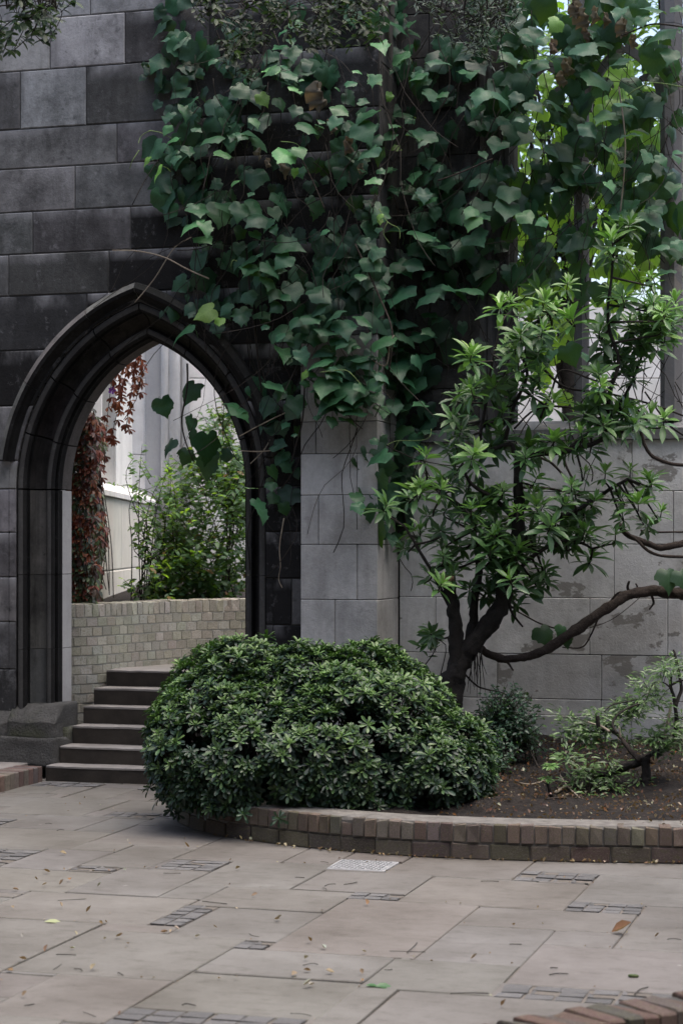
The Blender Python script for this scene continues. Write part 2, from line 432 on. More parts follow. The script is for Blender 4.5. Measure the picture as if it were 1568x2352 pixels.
def mixc(a, b, t): return tuple(x + (y - x) * t for x, y in zip(a, b))
def inpoly(x, y, poly):
    r = False; j = len(poly) - 1
    for i in range(len(poly)):
        xi, yi = poly[i]; xj, yj = poly[j]
        if (yi > y) != (yj > y) and x < (xj - xi) * (y - yi) / (yj - yi) + xi: r = not r
        j = i
    return r
def sample_poly(poly, n):
    xs = [p[0] for p in poly]; ys = [p[1] for p in poly]; out = []
    while len(out) < n:
        x, y = random.uniform(min(xs), max(xs)), random.uniform(min(ys), max(ys))
        if inpoly(x, y, poly): out.append((x, y))
    return out

# ================================================================== GROUND, PAVING
def sheet(name, x0, x1, y0, y1, z, mat):
    return link(name, mesh(name, [(x0, y0, z), (x1, y0, z), (x1, y1, z), (x0, y1, z)], [(0, 1, 2, 3)]), None, mat)
tag(sheet('ground', -150, 150, -150, 300, -.06, M['joint']), kind='structure')
pav = empty('pavement', uv=True, kind='structure')
bedm = mesh('bedding', [(-4, -13, -.009), (9, -13, -.009), (9, 1.0, -.009), (-4, 1.0, -.009)], [(0, 1, 2, 3)])
link('bedding', bedm, pav, M['joint'])
SLABS = [(3.56,4.02,-5.68,-4.88),(3.56,4.33,-4.88,-4.39),(4.02,4.33,-5.22,-4.88),(4.02,5.0,-6.02,-5.22),(3.65,4.7,-7.1,-6.26),(3.48,4.02,-6.25,-5.68),
(3.48,3.65,-7.1,-6.25),(2.75,3.48,-6.81,-6.16),(2.75,3.48,-6.16,-5.66),(2.89,3.56,-5.66,-4.36),(2.54,3.14,-4.19,-3.58),(3.14,3.97,-4.38,-3.63),(3.97,4.95,-4.14,-3.31),
(4.33,5.1,-4.69,-4.14),(4.33,5.0,-5.22,-4.69),(3.56,4.5,-3.30,-2.7),(2.87,3.56,-3.61,-2.8),(2.23,2.52,-3.41,-2.7),(2.52,2.87,-3.21,-2.8),(1.97,2.54,-4.20,-3.43),
(1.61,2.23,-3.45,-2.5),(1.47,1.97,-4.58,-3.81),(1.21,1.61,-3.81,-3.02),(.91,1.61,-3.02,-2.25),(2.21,2.89,-4.75,-4.20),(2.36,2.89,-5.48,-4.75),(2.0,2.75,-6.35,-5.45),
(2.24,2.75,-7.07,-6.35),(1.30,2.2,-5.29,-4.60),(2.0,2.36,-5.45,-5.27),(1.97,2.21,-4.60,-4.20),(.7,1.47,-4.60,-3.97),(.80,1.21,-3.97,-3.31),(.91,1.21,-3.31,-3.02),
(-.1,.91,-3.3,-2.6),(1.1,2.0,-6.4,-5.31),(.64,.91,-2.6,-2.0),(.13,.64,-2.6,-2.0),(.42,1.5,-1.72,-1.18),(-.22,.42,-2.0,-1.18),(.23,.95,-1.18,-.62),(.11,.42,-1.49,-1.18),
(-.1,.23,-1.18,-.55),(.91,1.5,-2.25,-1.95),(2.5,2.87,-3.58,-3.535),(1.64,1.97,-3.81,-3.79),(1.21,1.47,-3.97,-3.95)]
SETTS = [(4.03,4.72,-6.26,-6.02,6,3),(2.88,3.14,-4.36,-4.20,3,2),(3.97,4.33,-4.39,-4.14,4,3),(3.56,3.97,-3.62,-3.30,4,3),(1.64,1.96,-3.79,-3.46,3,4),(2.20,2.36,-5.26,-4.75,2,6),
(2.75,2.89,-5.66,-5.50,2,2),(2.75,3.45,-7.1,-6.82,6,3),(1.22,1.46,-3.95,-3.81,2,2),(.38,.80,-3.85,-3.4,4,4),(.55,1.05,-1.95,-1.74,6,2),(-.60,-.12,-.62,-.33,5,3),(.23,.62,-.60,-.42,5,2),(-.2,.1,-2.5,-2.25,3,2)]
COVER = (2.52, 2.85, -3.53, -3.21)
gu0, gv0, gs = -2.6, -8.6, .05
GW, GH = int((6.4 - gu0) / gs), int((-.2 - gv0) / gs)
occ = np.zeros((GW, GH), bool)
def mark(u0, u1, v0, v1):
    a, b = int(round((u0 - gu0) / gs)), int(round((u1 - gu0) / gs)); c, d = int(round((v0 - gv0) / gs)), int(round((v1 - gv0) / gs))
    occ[max(a, 0):max(b, 0), max(c, 0):max(d, 0)] = True
for s in SLABS: mark(*s)
for s in SETTS: mark(*s[:4])
mark(*COVER)
extra = []
rr = random.Random(3)
for i in range(GW):
    for j in range(GH):
        if occ[i, j]: continue
        mw, mh = rr.randint(8, 16), rr.randint(9, 15)
        a = 0
        while a < mw and i + a < GW and not occ[i + a, j]: a += 1
        b = 0
        while b < mh and j + b < GH and not occ[i:i + a, j + b].any(): b += 1
        occ[i:i + a, j:j + b] = True
        extra.append((gu0 + i * gs, gu0 + (i + a) * gs, gv0 + j * gs, gv0 + (j + b) * gs))
FLAGC = [(.160, .153, .143), (.164, .154, .142), (.155, .150, .143), (.161, .155, .146), (.157, .149, .138)]
for k, (u0, u1, v0, v1) in enumerate(SLABS + extra):
    g = .0045
    if u1 - u0 < .03 or v1 - v0 < .03: g = .002
    me = boxm(u0 + g, u1 - g, v0 + g, v1 - g, -.05, random.uniform(-.002, .003), .004)
    tx, ty = random.uniform(-.004, .004), random.uniform(-.004, .004)
    for v in me.vertices:
        v.co.x += random.uniform(-.002, .002); v.co.y += random.uniform(-.002, .002)
        if v.co.z > -.02: v.co.z += tx * (v.co.x - u0) + ty * (v.co.y - v0)
    link('flagstone', me, pav, M['flag'], jit(random.choice(FLAGC), .04))
sett_me = [boxm(-.5, .5, -.5, .5, -.05, .0, .07, 2) for _ in range(1)][0]
sett_meshes = []
for s in range(6):
    me = sett_me.copy(); sett_meshes.append(me)
    for v in me.vertices:
        v.co += noise.noise_vector(v.co * 3 + Vector((s * 5.1, 0, 0))) * .05
        v.co.z = -.05 if v.co.z < -.03 else v.co.z * .06 + noise.noise(v.co * 4 + Vector((s, 1, 2))) * .003 + .001
for (u0, u1, v0, v1, nu, nv) in SETTS:
    link('sett_bedding', mesh('sett_bedding', [(u0 + .004, v0 + .004, -.004), (u1 - .004, v0 + .004, -.004), (u1 - .004, v1 - .004, -.004), (u0 + .004, v1 - .004, -.004)], [(0, 1, 2, 3)]), pav, M['joint'])
    cu, cv = (u1 - u0) / nu, (v1 - v0) / nv
    for a in range(nu):
        for b in range(nv):
            m = Matrix.Translation((u0 + (a + .5) * cu + random.uniform(-.004, .004), v0 + (b + .5) * cv + random.uniform(-.003, .003), random.uniform(-.002, .003))) @ Matrix.Rotation(random.uniform(-.05, .05), 4, 'Z') @ Matrix.Diagonal((cu * random.uniform(.86, .97), cv * random.uniform(.84, .97), 1, 1))
            g_ = random.uniform(.135, .20); link('sett', random.choice(sett_meshes), pav, M['sett'], (g_, g_ * .985, g_ * .97), m)
# inspection cover
cov = empty('inspection_cover', 'flat grey metal inspection cover set in the paving before the planter kerb', 'cover', uv=True)
link('cover_frame', boxm(COVER[0], COVER[1], COVER[2], COVER[3], -.04, .0015, .002), cov, M['cover'])
link('lid', boxm(COVER[0] + .012, COVER[1] - .012, COVER[2] + .012, COVER[3] - .012, -.03, .0045, .002), cov, M['cover'])
mu = Multi()
for i in range(13):
    for j in range(12):
        if 5 < i < 8 and 4 < j < 7: continue
        x = COVER[0] + .028 + i * .0225; y = COVER[2] + .026 + j * .0238; a = .008; b = .0025
        if (i + j) % 2: a, b = b, a
        mu.add([(x - a, y - b, .0045), (x + a, y - b, .0045), (x + a, y + b, .0045), (x - a, y + b, .0045), (x - a, y - b, .0075), (x + a, y - b, .0075), (x + a, y + b, .0075), (x - a, y + b, .0075)], [(4, 5, 6, 7), (0, 1, 5, 4), (1, 2, 6, 5), (2, 3, 7, 6), (3, 0, 4, 7)])
link('tread_studs', mu.mesh('tread_studs', False), cov, M['cover'])['kind'] = 'stuff'
link('keyhole', boxm(2.685, 2.703, -3.372, -3.36, .004, .0052, .001), cov, M['mortar'])

# ================================================================== ARCH WALL
ZS, C0, RI = 2.17, .47, 1.22          # springing height, arc centre offset, inner radius
def arch_u(z, a):                      # half width of the curve of half-width a at height z
    if z <= ZS: return a
    r = a + C0; d = r * r - (z - ZS) ** 2
    return max(0.0, math.sqrt(max(d, 0)) - C0)
def apex(a): return ZS + math.sqrt((a + C0) ** 2 - C0 ** 2)
AR = 1.0
def arch_clip(u0, u1, z0, z1, a=AR):
    """rectangle minus the arch; u0<u1 both on one side of 0 unless above the apex"""
    if z0 >= apex(a) or min(abs(u0), abs(u1)) > a + .001 and u0 * u1 > 0: return [(u0, z0), (u1, z0), (u1, z1), (u0, z1)]
    sgn = -1 if (u0 + u1) < 0 else 1
    A, B = sorted((abs(u0), abs(u1)))      # A inner, B outer
    zs = [z0 + (z1 - z0) * i / 8 for i in range(9)]
    edge = [(min(B, max(A, arch_u(z, a))), z) for z in zs]
    if all(e[0] >= B - .01 for e in edge): return None
    while len(edge) > 2 and edge[0][0] >= B - 1e-4 and edge[1][0] >= B - 1e-4: edge.pop(0)
    pts = edge + [(B, z1)] + ([(B, z0)] if edge[0][0] < B - 1e-4 else [])
    out = []
    for p in pts:
        if not out or (abs(p[0] - out[-1][0]) + abs(p[1] - out[-1][1])) > 1e-3: out.append(p)
    if len(out) < 3: return None
    return [(sgn * x, z) for x, z in out]
wallL = empty('arch_wall', 'soot-blackened ashlar wall pierced by the pointed stone archway', 'wall', uv=True)
COURSES = [.46, .80, 1.16, 1.50, 1.84, 2.17, 2.385, 2.80, 3.22, 3.635, 3.95, 4.27, 4.60, 4.90, 5.34, 5.725, 6.12, 6.55, 6.95]
def ux(x, y=600): 
    p = on_v(x, y, 0.0); return to_uv(p)[0]
JOINTS = {15: [207, 420, 560], 14: [115, 287, 480], 13: [47, 198, 440], 12: [268, 500], 11: [172, 420], 10: [75, 300, 520], 9: [20, 250, 470], 8: [-60, 200]}
TONE = {(14, 1): .42, (14, 0): .40, (14, 2): .10, (13, 0): .14, (13, 1): .40, (13, 2): .10, (12, 0): .22, (12, 1): .17, (11, 0): .23, (11, 1): .17, (15, 0): .40, (15, 1): .34, (15, 2): .1, (10, 0): .15, (10, 1): .11, (9, 1): .08, (9, 0): .11, (8, 0): .05, (7, 0): .022, (7, 1): .02, (8, 1): .02}
UL, UR = -3.6, 1.86
for r in range(len(COURSES) - 1):
    z0, z1 = COURSES[r], COURSES[r + 1]
    ju = [ux(x, 1250 - (z0 - 1.75) * 308) for x in JOINTS.get(r, [])]
    js = [UL] + [u for u in ju if UL + .2 < u < UR - .2]
    if not JOINTS.get(r): 
        u = UL + random.uniform(.4, .9)
        while u < -1.12: js.append(u); u += random.uniform(.55, .95)
    last = js[-1]
    while last + .95 < UR: last += random.uniform(.55, .9); js.append(last)
    js.append(UR); first = 1 if r in JOINTS and JOINTS[r] and js[1] < ux(5) + .05 else 0
    if z0 < apex(AR):
        js = sorted(set(js + [0.0])); js = [a for a in js if a == 0 or abs(a) > .15]
    nvis = -1
    for i in range(len(js) - 1):
        a, b = js[i], js[i + 1]
        if b > ux(0): nvis += 1
        pts = arch_clip(a + .003, b - .003, z0 + .003, z1 - .003)
        if not pts: continue
        t = TONE.get((r, nvis))
        if t is None: t = .025 if r < 13 else .04  # blocks behind the vine: soot, with the vine's shade put into the tone
        if r <= 6 and b < 0: t = [.05, .10, .20, .18, .27, .24, .27][r] if b > -1.3 else .2
        if r <= 5 and a > 1.0: t = .16
        me = prism(pts, random.uniform(-.003, .003), .10, .007, .001)
        link('ashlar_block', me, wallL, M['ashlar'], jit((t, t, t * 1.01), .06))
# mortar core behind the blocks, with the opening
def core_piece(pts): return prism(pts, .010, .62, 0)
zz = [.0] + [ZS + (apex(AR) - ZS) * i / 14 for i in range(15)]
for s in (-1, 1):
    out = UL if s < 0 else UR
    pts = [(out, 0.0)] + [(s * max(arch_u(z, AR), 0), z) for z in zz] + [(0, 6.95), (out, 6.95)]
    link('mortar_core', core_piece(pts), wallL, M['mortar'])
# moulded jambs and voussoirs
def arcp(cx, cv, rad, a0, a1, n): return [(cx + rad * math.cos(R(a0 + (a1 - a0) * i / n)), cv - rad * math.sin(R(a0 + (a1 - a0) * i / n)), 3 if 3 <= i <= 5 else 2) for i in range(n + 1)]
PROF = [(1.062, .012, 2), (1.055, -.002, 2), (1.045, .03, 2), (1.03, .06, 2), (1.005, .075, 2)] + arcp(.965, .045, .036, -20, 215, 10) + [(.945, .10, 2), (.925, .098, 0), (.922, .125, 0), (.912, .165, 0), (.892, .20, 0), (.866, .225, 0), (.842, .232, 2)] + arcp(.805, .205, .032, -25, 215, 10) + [(.795, .262, 2), (.768, .258, 2), (.765, .278, 2), (.75, .30, 1), (.75, .47, 1), (.80, .52, 1), (1.0, .64, 1)]
HOOD = [(1.01, .02, 1), (1.035, -.02, 1), (1.05, -.04, 1), (1.06, -.075, 1), (1.085, -.085, 0), (1.125, -.06, 0), (1.13, .0, 0)]
def path_pos(s, a, side):
    """s in metres along the jamb (z<=ZS) or an angle param above: s = ('z',z) or ('t',t 0..1)"""
    kind, val = s
    if kind == 'z': return side * a, val
    r = a + C0; tmax = math.acos(C0 / r)
    t = val * tmax
    return side * (r * math.cos(t) - C0), ZS + r * math.sin(t)
def sweep(name, prof, seq, side, parent, mats, color):
    vs, fs, mi = [], [], []
    m = len(prof)
    for s in seq:
        for (a, v, k) in prof:
            u, z = path_pos(s, a, side); vs.append((u, v, z))
    for i in range(len(seq) - 1):
        for j in range(m - 1):
            q = (i * m + j, i * m + j + 1, (i + 1) * m + j + 1, (i + 1) * m + j)
            fs.append(q if side > 0 else q[::-1]); mi.append(prof[j][2])
    e = tuple(range(m)); fs += [e[::-1] if side > 0 else e, tuple((len(seq) - 1) * m + j for j in (range(m) if side > 0 else reversed(range(m))))]; mi += [0, 0]
    me = mesh(name, vs, fs, False, mats=mats, midx=mi)
    bm = bmesh.new(); bm.from_mesh(me); bmesh.ops.recalc_face_normals(bm, faces=bm.faces); bm.to_mesh(me); bm.free()
    me.polygons.foreach_set('use_smooth', [False] * len(me.polygons))
    return link(name, me, parent, None, color)
for side in (-1, 1):
    zj = [.40, .95, 1.52, 2.165]
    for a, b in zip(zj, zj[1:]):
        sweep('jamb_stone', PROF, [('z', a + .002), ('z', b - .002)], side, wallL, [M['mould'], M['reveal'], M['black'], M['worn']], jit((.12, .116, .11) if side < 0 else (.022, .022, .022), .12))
    ts = [.0, .24, .5, .77, 1.0]
    for a, b in zip(ts, ts[1:]):
        sweep('voussoir', PROF, [('t', a + .003 + (b - a - .006) * i / 8) for i in range(9)], side, wallL, [M['mould'], M['brown'], M['black'], M['worn']], jit((.050, .047, .044), .15))
    t0 = math.asin((2.385 - ZS) / 1.55) / math.acos(C0 / 1.55)
    ts = [t0, .42, .78, 1.0]
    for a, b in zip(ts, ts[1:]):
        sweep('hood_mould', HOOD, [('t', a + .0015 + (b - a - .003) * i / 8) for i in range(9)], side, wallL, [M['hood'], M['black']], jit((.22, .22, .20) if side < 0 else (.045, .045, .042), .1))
# plinth of the left jamb, eroded
def slope_top(z_hi, v_lo, v_hi, drop):
    def fn(p):
        if p.z > z_hi - .14:
            k = min(1, max(0, (v_hi - p.y) / (v_hi - v_lo))); p = p.copy(); p.z -= drop * k * (p.z - z_hi + .14) / .14
        return p
    return fn
for k, (a, b, z0, z1, t) in enumerate([(-3.6, -2.05, .08, .305, .11), (-2.055, -1.18, .08, .305, .12), (-1.19, -.60, .08, .30, .13), (-3.6, -1.62, .29, .53, .12), (-1.63, -1.02, .29, .53, .13), (-1.03, -.62, .285, .54, .12)]):
    link('plinth_stone', eroded(a, b, -.13 if z0 < .2 else -.10, .30, z0, z1, .015, 11, k, slope_top(z1, -.1, .05, .13) if z1 > .4 else None), wallL, M['plinth'], (t, t * .98, t * .93))
link('plinth_stone', eroded(-.86, -.602, .02, .62, .0, .37, .012, 6, 31), wallL, M['plinth'], (.14, .14, .125))
for k, (a, b, z0, z1) in enumerate([(.72, 1.30, .02, .30), (.74, 1.30, .30, .52)]):
    link('plinth_stone', eroded(a, b, -.11, .30, z0, z1, .014, 6, k + 9, slope_top(z1, -.1, .05, .05) if z1 > .4 else None), wallL, M['plinth'], (.09, .09, .085))

# ---- platform and kerb at the left of the steps
plat = empty('raised_step_kerb', 'low brick-edged stone platform at the far left below the plinth', 'kerb', uv=True)
link('platform_slab', boxm(-3.6, -.84, -1.9, -.10, -.05, .108, .005), plat, M['step'], (1, 1, 1))
nb = int(1.6 / .078)
for i in range(nb):
    v = -1.88 + i * .078
    link('kerb_brick', boxm(-.84, -.625 + random.uniform(-.004, .003), v + .004, v + .074, -.02, .113 + random.uniform(-.004, .002), .006), plat, M['kerbbrick'], jit(random.choice([(.14, .10, .085), (.12, .10, .09), (.17, .15, .135)]), .15))

# ---- steps through the arch
stair = empty('stone_steps', 'flight of worn brown stone steps rising through the archway', 'steps', uv=True)
SV = [-.30, -.095, .14, .345, .545, .79]; SZ = [.113, .237, .369, .501, .627, .754]
M['riser'] = simple_noise('dark_riser', (.018, .015, .012), (.042, .035, .028), scale=7, rand=4, bump=.3)  # riser stone much darker than the treads
for i in range(6):
    v1 = SV[i + 1] + .04 if i < 5 else 1.2
    u0 = -.62 if i == 0 else -.60
    mid = .22 + .1 * random.random()
    for (a, b) in ((u0, mid), (mid + .005, 1.0)):
        dv = random.uniform(-.003, .003)
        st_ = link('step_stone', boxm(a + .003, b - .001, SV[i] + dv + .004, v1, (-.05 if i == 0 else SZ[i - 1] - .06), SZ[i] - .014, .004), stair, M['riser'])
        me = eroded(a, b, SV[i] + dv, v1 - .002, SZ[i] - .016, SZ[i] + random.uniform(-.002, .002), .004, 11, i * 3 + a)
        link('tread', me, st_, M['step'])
pl = empty('upper_path', kind='structure', uv=True)
link('path_slab', boxm(-1.2, 6, 1.2, 9, .3, .752, .0), pl, M['flag'], (.26, .25, .235))

# ---- curved brick retaining wall beyond the arch
bw = empty('curved_brick_wall', 'pale curved brick retaining wall beyond the archway steps', 'wall', uv=True)
BP = smooth_path([(-1.05, .50, 0), (-.82, .56, 0), (-.69, .70, 0), (-.61, .93, 0), (-.50, 1.42, 0), (-.32, 1.95, 0), (.06, 2.42, 0), (.6, 2.7, 0), (1.2, 2.8, 0), (1.9, 2.8, 0)], 12)
def arclen(path):
    L = [0]
    for a, b in zip(path, path[1:]): L.append(L[-1] + (b - a).length)
    return L
def along(path, L, s):
    s = max(0, min(L[-1] - 1e-6, s))
    i = max(k for k in range(len(L)) if L[k] <= s)
    t = (s - L[i]) / (L[i + 1] - L[i]); p = path[i].lerp(path[i + 1], t); d = (path[i + 1] - path[i]).normalized()
    return p, d
BL = arclen(BP)
brick_unit = []
for s in range(5):
    me = boxm(-.5, .5, 0, 1, 0, 1, .05); 
    for v in me.vertices: v.co.x += random.uniform(-.02, .02); v.co.z += random.uniform(-.02, .02); v.co.y += random.uniform(-.015, .015)
    brick_unit.append(me)
for s in range(5):
    me = brick_unit[s].copy(); cx_, cy_ = random.choice((-.5, .5)), 0.0
    for v in me.vertices:
        if abs(v.co.x - cx_) < .2 and v.co.y < .2 and v.co.z > .7: v.co.z -= random.uniform(.03, .12); v.co.y += random.uniform(.01, .05)
    brick_unit.append(me)
STOCK = [(.40, .385, .32), (.38, .37, .31), (.43, .41, .35), (.36, .345, .28), (.46, .45, .39), (.39, .36, .31)]
Zc = 1.17
nc = 14
for c in range(nc):
    z0 = Zc - (c + 1) * .075
    s = .0 if c % 2 else -.056
    while s < BL[-1]:
        p, d = along(BP, BL, s + .056)
        floor = .752 if p.y > .95 else .36
        if z0 + .075 > floor + .004:
            rot = math.atan2(d.y, d.x)
            m = Matrix.Translation((p.x, p.y, z0 + .005)) @ Matrix.Rotation(rot, 4, 'Z') @ Matrix.Diagonal((.108, .10, .070, 1)) @ Matrix.Translation((0, 0, 0))
            link('brick', random.choice(brick_unit), bw, M['wallbrick'], jit(random.choice(STOCK), .09), m)
        s += .1125
s = 0
while s < BL[-1]:
    p, d = along(BP, BL, s + .037)
    m = Matrix.Translation((p.x, p.y, Zc + .004)) @ Matrix.Rotation(math.atan2(d.y, d.x), 4, 'Z') @ Matrix.Diagonal((.067, .22, .106 + random.uniform(-.004, .004), 1))
    link('coping_brick', random.choice(brick_unit), bw, M['wallbrick'], jit(random.choice(STOCK), .09), m); s += .0745
vs, fs = [], []
for i, p in enumerate(BP):
    d = (BP[min(i + 1, len(BP) - 1)] - BP[max(i - 1, 0)]).normalized(); nrm = Vector((-d.y, d.x, 0))
    a = p + nrm * .006; b = p + nrm * .23
    vs += [(a.x, a.y, 0), (a.x, a.y, Zc + .10), (b.x, b.y, Zc + .10), (b.x, b.y, 0)]
for i in range(len(BP) - 1):
    k = i * 4
    for j in range(4): fs.append((k + j, k + (j + 1) % 4, k + 4 + (j + 1) % 4, k + 4 + j))
link('mortar_bed', mesh('mortar_bed', vs, fs), bw, M['pale_mortar'])
# soil behind it
ps = [w2(p.x, p.y) for p in BP]
vs = [];
for i, p in enumerate(BP):
    d = (BP[min(i + 1, len(BP) - 1)] - BP[max(i - 1, 0)]).normalized(); nrm = Vector((-d.y, d.x, 0)); q = p + nrm * .2
    a = w2(q.x, q.y, 1.21); vs.append(a); vs.append(Vector((a.x - 3.0 if i < 40 else a.x - .5, a.y + 6.5, 1.32)))
fs = [(2 * i, 2 * i + 2, 2 * i + 3, 2 * i + 1) for i in range(len(BP) - 1)]
tag(link('raised_bed_soil', mesh('raised_bed_soil', vs, fs), None, M['soil']), kind='structure')

# ---- unseen buildings added behind and beside the camera to cut low sky light
cb = empty('unseen_sky_blockers', kind='structure')
for nm, bb in (('rear_blocker', (-13, 13, -9, -5, 0, 13)), ('left_blocker', (-13, -8.5, -5, 13.5, 0, 12)), ('right_blocker', (9, 13, -5, 12, 0, 11))):
    link(nm, boxm(*bb, .02), cb, M['buttress'], (.22, .21, .20))
    x0, x1, y0, y1, z0, z1 = bb
    for q in range(3):
        for k in range(6):
            zz0 = 1.2 + q * 3.6
            if nm == 'rear_blocker': wb = (x0 + 2 + k * 4, x0 + 3.4 + k * 4, y1 - .1, y1 + .02, zz0, zz0 + 2)
            elif nm == 'left_blocker': wb = (x1 - .1, x1 + .02, y0 + 1.5 + k * 3, y0 + 2.8 + k * 3, zz0, zz0 + 2)
            else: wb = (x0 - .02, x0 + .1, y0 + 1.5 + k * 2.8, y0 + 2.8 + k * 2.8, zz0, zz0 + 2)
            link('window', boxm(*wb, .01), cb, M['mortar'])  # window panels only dress the added blockers
# ================================================================== BUTTRESS
but = empty('buttress', 'grey ashlar buttress between the archway and the window wall', 'buttress', uv=True)
BU0, BU1 = 1.304, 1.880
bc = [.0, .42, .905, 1.352, 1.748, 2.103, 2.40, 2.63, 2.95, 3.25]
bj = [.4, .62, .45, .735, .235, .735, .20, .735, .4]
for r in range(len(bc) - 1):
    z0, z1 = bc[r], bc[r + 1]; um = BU0 + (BU1 - BU0) * bj[r]
    for a, b in ((BU0, um), (um, BU1)):
        t = random.uniform(.54, .60) * (1 if r < 6 else .6 if r < 8 else .35)  # top courses darkened for soot and for shade under the vine
        link('ashlar_block', boxm(a + .002, b - .002, -.12 + random.uniform(-.0015, .0015), .46, z0 + .002, z1 - .002, .004), but, M['buttress'], (t, t * .995, t * .975))
link('weathering', prism([(-.125, 3.25), (.06, 3.25), (.06, 3.47), (.03, 3.47), (-.125, 3.28)], BU0, BU1 - .002, .004), but, M['buttress'], (.05, .05, .05)).matrix_local = Matrix(((0, 1, 0, 0), (1, 0, 0, 0), (0, 0, 1, 0), (0, 0, 0, 1)))
z = 3.47; k = 0
while z < 7:
    hh = random.uniform(.30, .42); um = BU0 + (BU1 - BU0) * (.3 if k % 2 else .65)
    for a, b in ((BU0 + .015, um), (um, BU1 - .01)):
        t = random.uniform(.035, .06)  # upper stage tone holds soot and painted vine shade together
        link('ashlar_block', boxm(a + .002, b - .002, .035, .46, z + .002, z + hh - .002, .004), but, M['buttress'], (t, t, t))
    z += hh; k += 1
link('mortar_core', boxm(BU0 + .012, BU1 - .012, -.108, .47, 0, 3.25, 0), but, M['mortar'])
link('mortar_core', boxm(BU0 + .027, BU1 - .022, .047, .47, 3.25, 6.95, 0), but, M['mortar'])

# ================================================================== WINDOW WALL
ww = empty('window_wall', 'pale grey limestone wall with traceried window openings behind the planting bed', 'wall', uv=True)
WV = .47
wc = [.0, .512, .628, .953, 1.362, 1.75, 2.13, 2.50]
def uw(x, y=1400): return to_uv(on_v(x, y, WV))[0]
WJ = {0: [1040, 1230, 1450], 1: [1107, 1143, 1379], 2: [1141, 1380], 3: [1000, 1353, 1532], 4: [1100, 1409], 5: [1020, 1320, 1545], 6: [1180, 1450]}
WR = 6.2
for r in range(len(wc) - 1):
    js = [BU1 + .004] + [uw(x) for x in WJ[r]]
    while js[-1] < WR - .9: js.append(js[-1] + random.uniform(.7, 1.0))
    js.append(WR)
    for a, b in zip(js, js[1:]):
        t = random.uniform(.78, .86) * (1.0 if r > 2 else .9 if r > 0 else .75)
        vf = WV - (.03 if r == 0 else 0)
        link('ashlar_block', boxm(a + .002, b - .002, vf + random.uniform(-.0015, .0015), WV + .12, wc[r] + .002, wc[r + 1] - .002, .004), ww, M['wall'], (t, t * .995, t * .97))
link('mortar_core', boxm(BU1, WR, WV + .010, WV + .5, 0, 2.5, 0), ww, M['mortar'])
for a, b in ((BU1 + .004, 2.9), (2.9, 4.1), (4.1, 5.2), (5.2, WR)):
    link('sill_stone', prism([(WV - .03, 2.502), (WV + .5, 2.502), (WV + .5, 2.66), (WV + .28, 2.66), (WV - .03, 2.58)], a + .002, b - .002, .004), ww, M['wall'], (.22, .22, .22)).matrix_local = Matrix(((0, 1, 0, 0), (1, 0, 0, 0), (0, 0, 1, 0), (0, 0, 0, 1)))
# pier left of the window, its deep shade put into the stone colour
z = 2.59
while z < 6.9:
    hh = random.uniform(.30, .42)
    um = random.uniform(2.08, 2.3)
    for a, b in ((BU1 - .06, um), (um, 2.49)):
        t = random.uniform(.018, .03)
        link('ashlar_block', boxm(a + .002, b - .002, WV, WV + .45, z, z + hh - .004, .005), ww, M['buttress'], (t, t, t))
    z += hh
def vsweep(name, prof, z0, z1, parent, mat, color):
    m = len(prof); vs = [(u, v, z0) for u, v in prof] + [(u, v, z1) for u, v in prof]
    fs = [(i, (i + 1) % m, m + (i + 1) % m, m + i) for i in range(m)] + [tuple(range(m))[::-1], tuple(range(m, 2 * m))]
    me = mesh(name, vs, fs); bm = bmesh.new(); bm.from_mesh(me); bmesh.ops.recalc_face_normals(bm, faces=bm.faces); bm.to_mesh(me); bm.free()
    return link(name, me, parent, mat, color)
JP = [(2.49, .475), (2.52, .475), (2.535, .50), (2.55, .485), (2.575, .485), (2.59, .51), (2.585, .54), (2.61, .57), (2.65, .585), (2.66, .565), (2.685, .57), (2.69, .60), (2.715, .64), (2.725, .72), (2.69, .80), (2.60, .86), (2.49, .90)]
for a, b in ((2.66, 3.6), (3.604, 4.5), (4.504, 5.4), (5.404, 6.9)):
    vsweep('window_jamb', JP, a, b, ww, M['buttress'], (.07, .07, .072))
def mullion(uc, hw, color):
    p = [(-hw, .66), (-hw * .45, .60), (-hw * .45, .575), (hw * .45, .575), (hw * .45, .60), (hw, .66), (hw * 1.0, .72), (hw * .5, .79), (hw * .5, .83), (-hw * .5, .83), (-hw * .5, .79), (-hw, .72)]
    z = 2.64
    for zz_ in (3.55, 4.55, 5.5, 6.9):
        vsweep('mullion', [(uc + a, b) for a, b in p], z, zz_ - .004, ww, M['wall'], color); z = zz_
mullion(3.205, .052, (.15, .15, .155)); mullion(3.86, .078, (.20, .20, .205)); mullion(4.5, .052, (.2, .2, .2)); mullion(5.15, .052, (.2, .2, .2))
def tracery(u0, u1, zsp):
    uc, hw = (u0 + u1) / 2, (u1 - u0) / 2
    for s in (-1, 1):
        r = hw * 1.9; cx = uc - s * (r - hw); pts = []
        tm = math.acos((r - hw) / r)
        for i in range(9):
            t = tm * i / 8; pts.append(Vector((cx + s * r * math.cos(t), .70, zsp + r * math.sin(t))))
        link('tracery_arch', mesh('tracery_arch', *tube_arrays(pts, .042, 4)), ww, M['wall'], (.16, .16, .165))
        a = cx + s * (r - .03) * math.cos(tm * .42); b = zsp + r * math.sin(tm * .42)
        cp = [Vector((a, .70, b)), Vector((a - s * .07, .70, b - .01)), Vector((a - s * .11, .70, b - .06))]
        link('cusp', mesh('cusp', *tube_arrays(smooth_path(cp, 3), [.04, .035, .03, .026, .02, .015, .008], 4)), ww, M['wall'], (.16, .16, .165))
for a, b in ((2.72, 3.16), (3.25, 3.79), (3.93, 4.45)): tracery(a, b, 4.92)
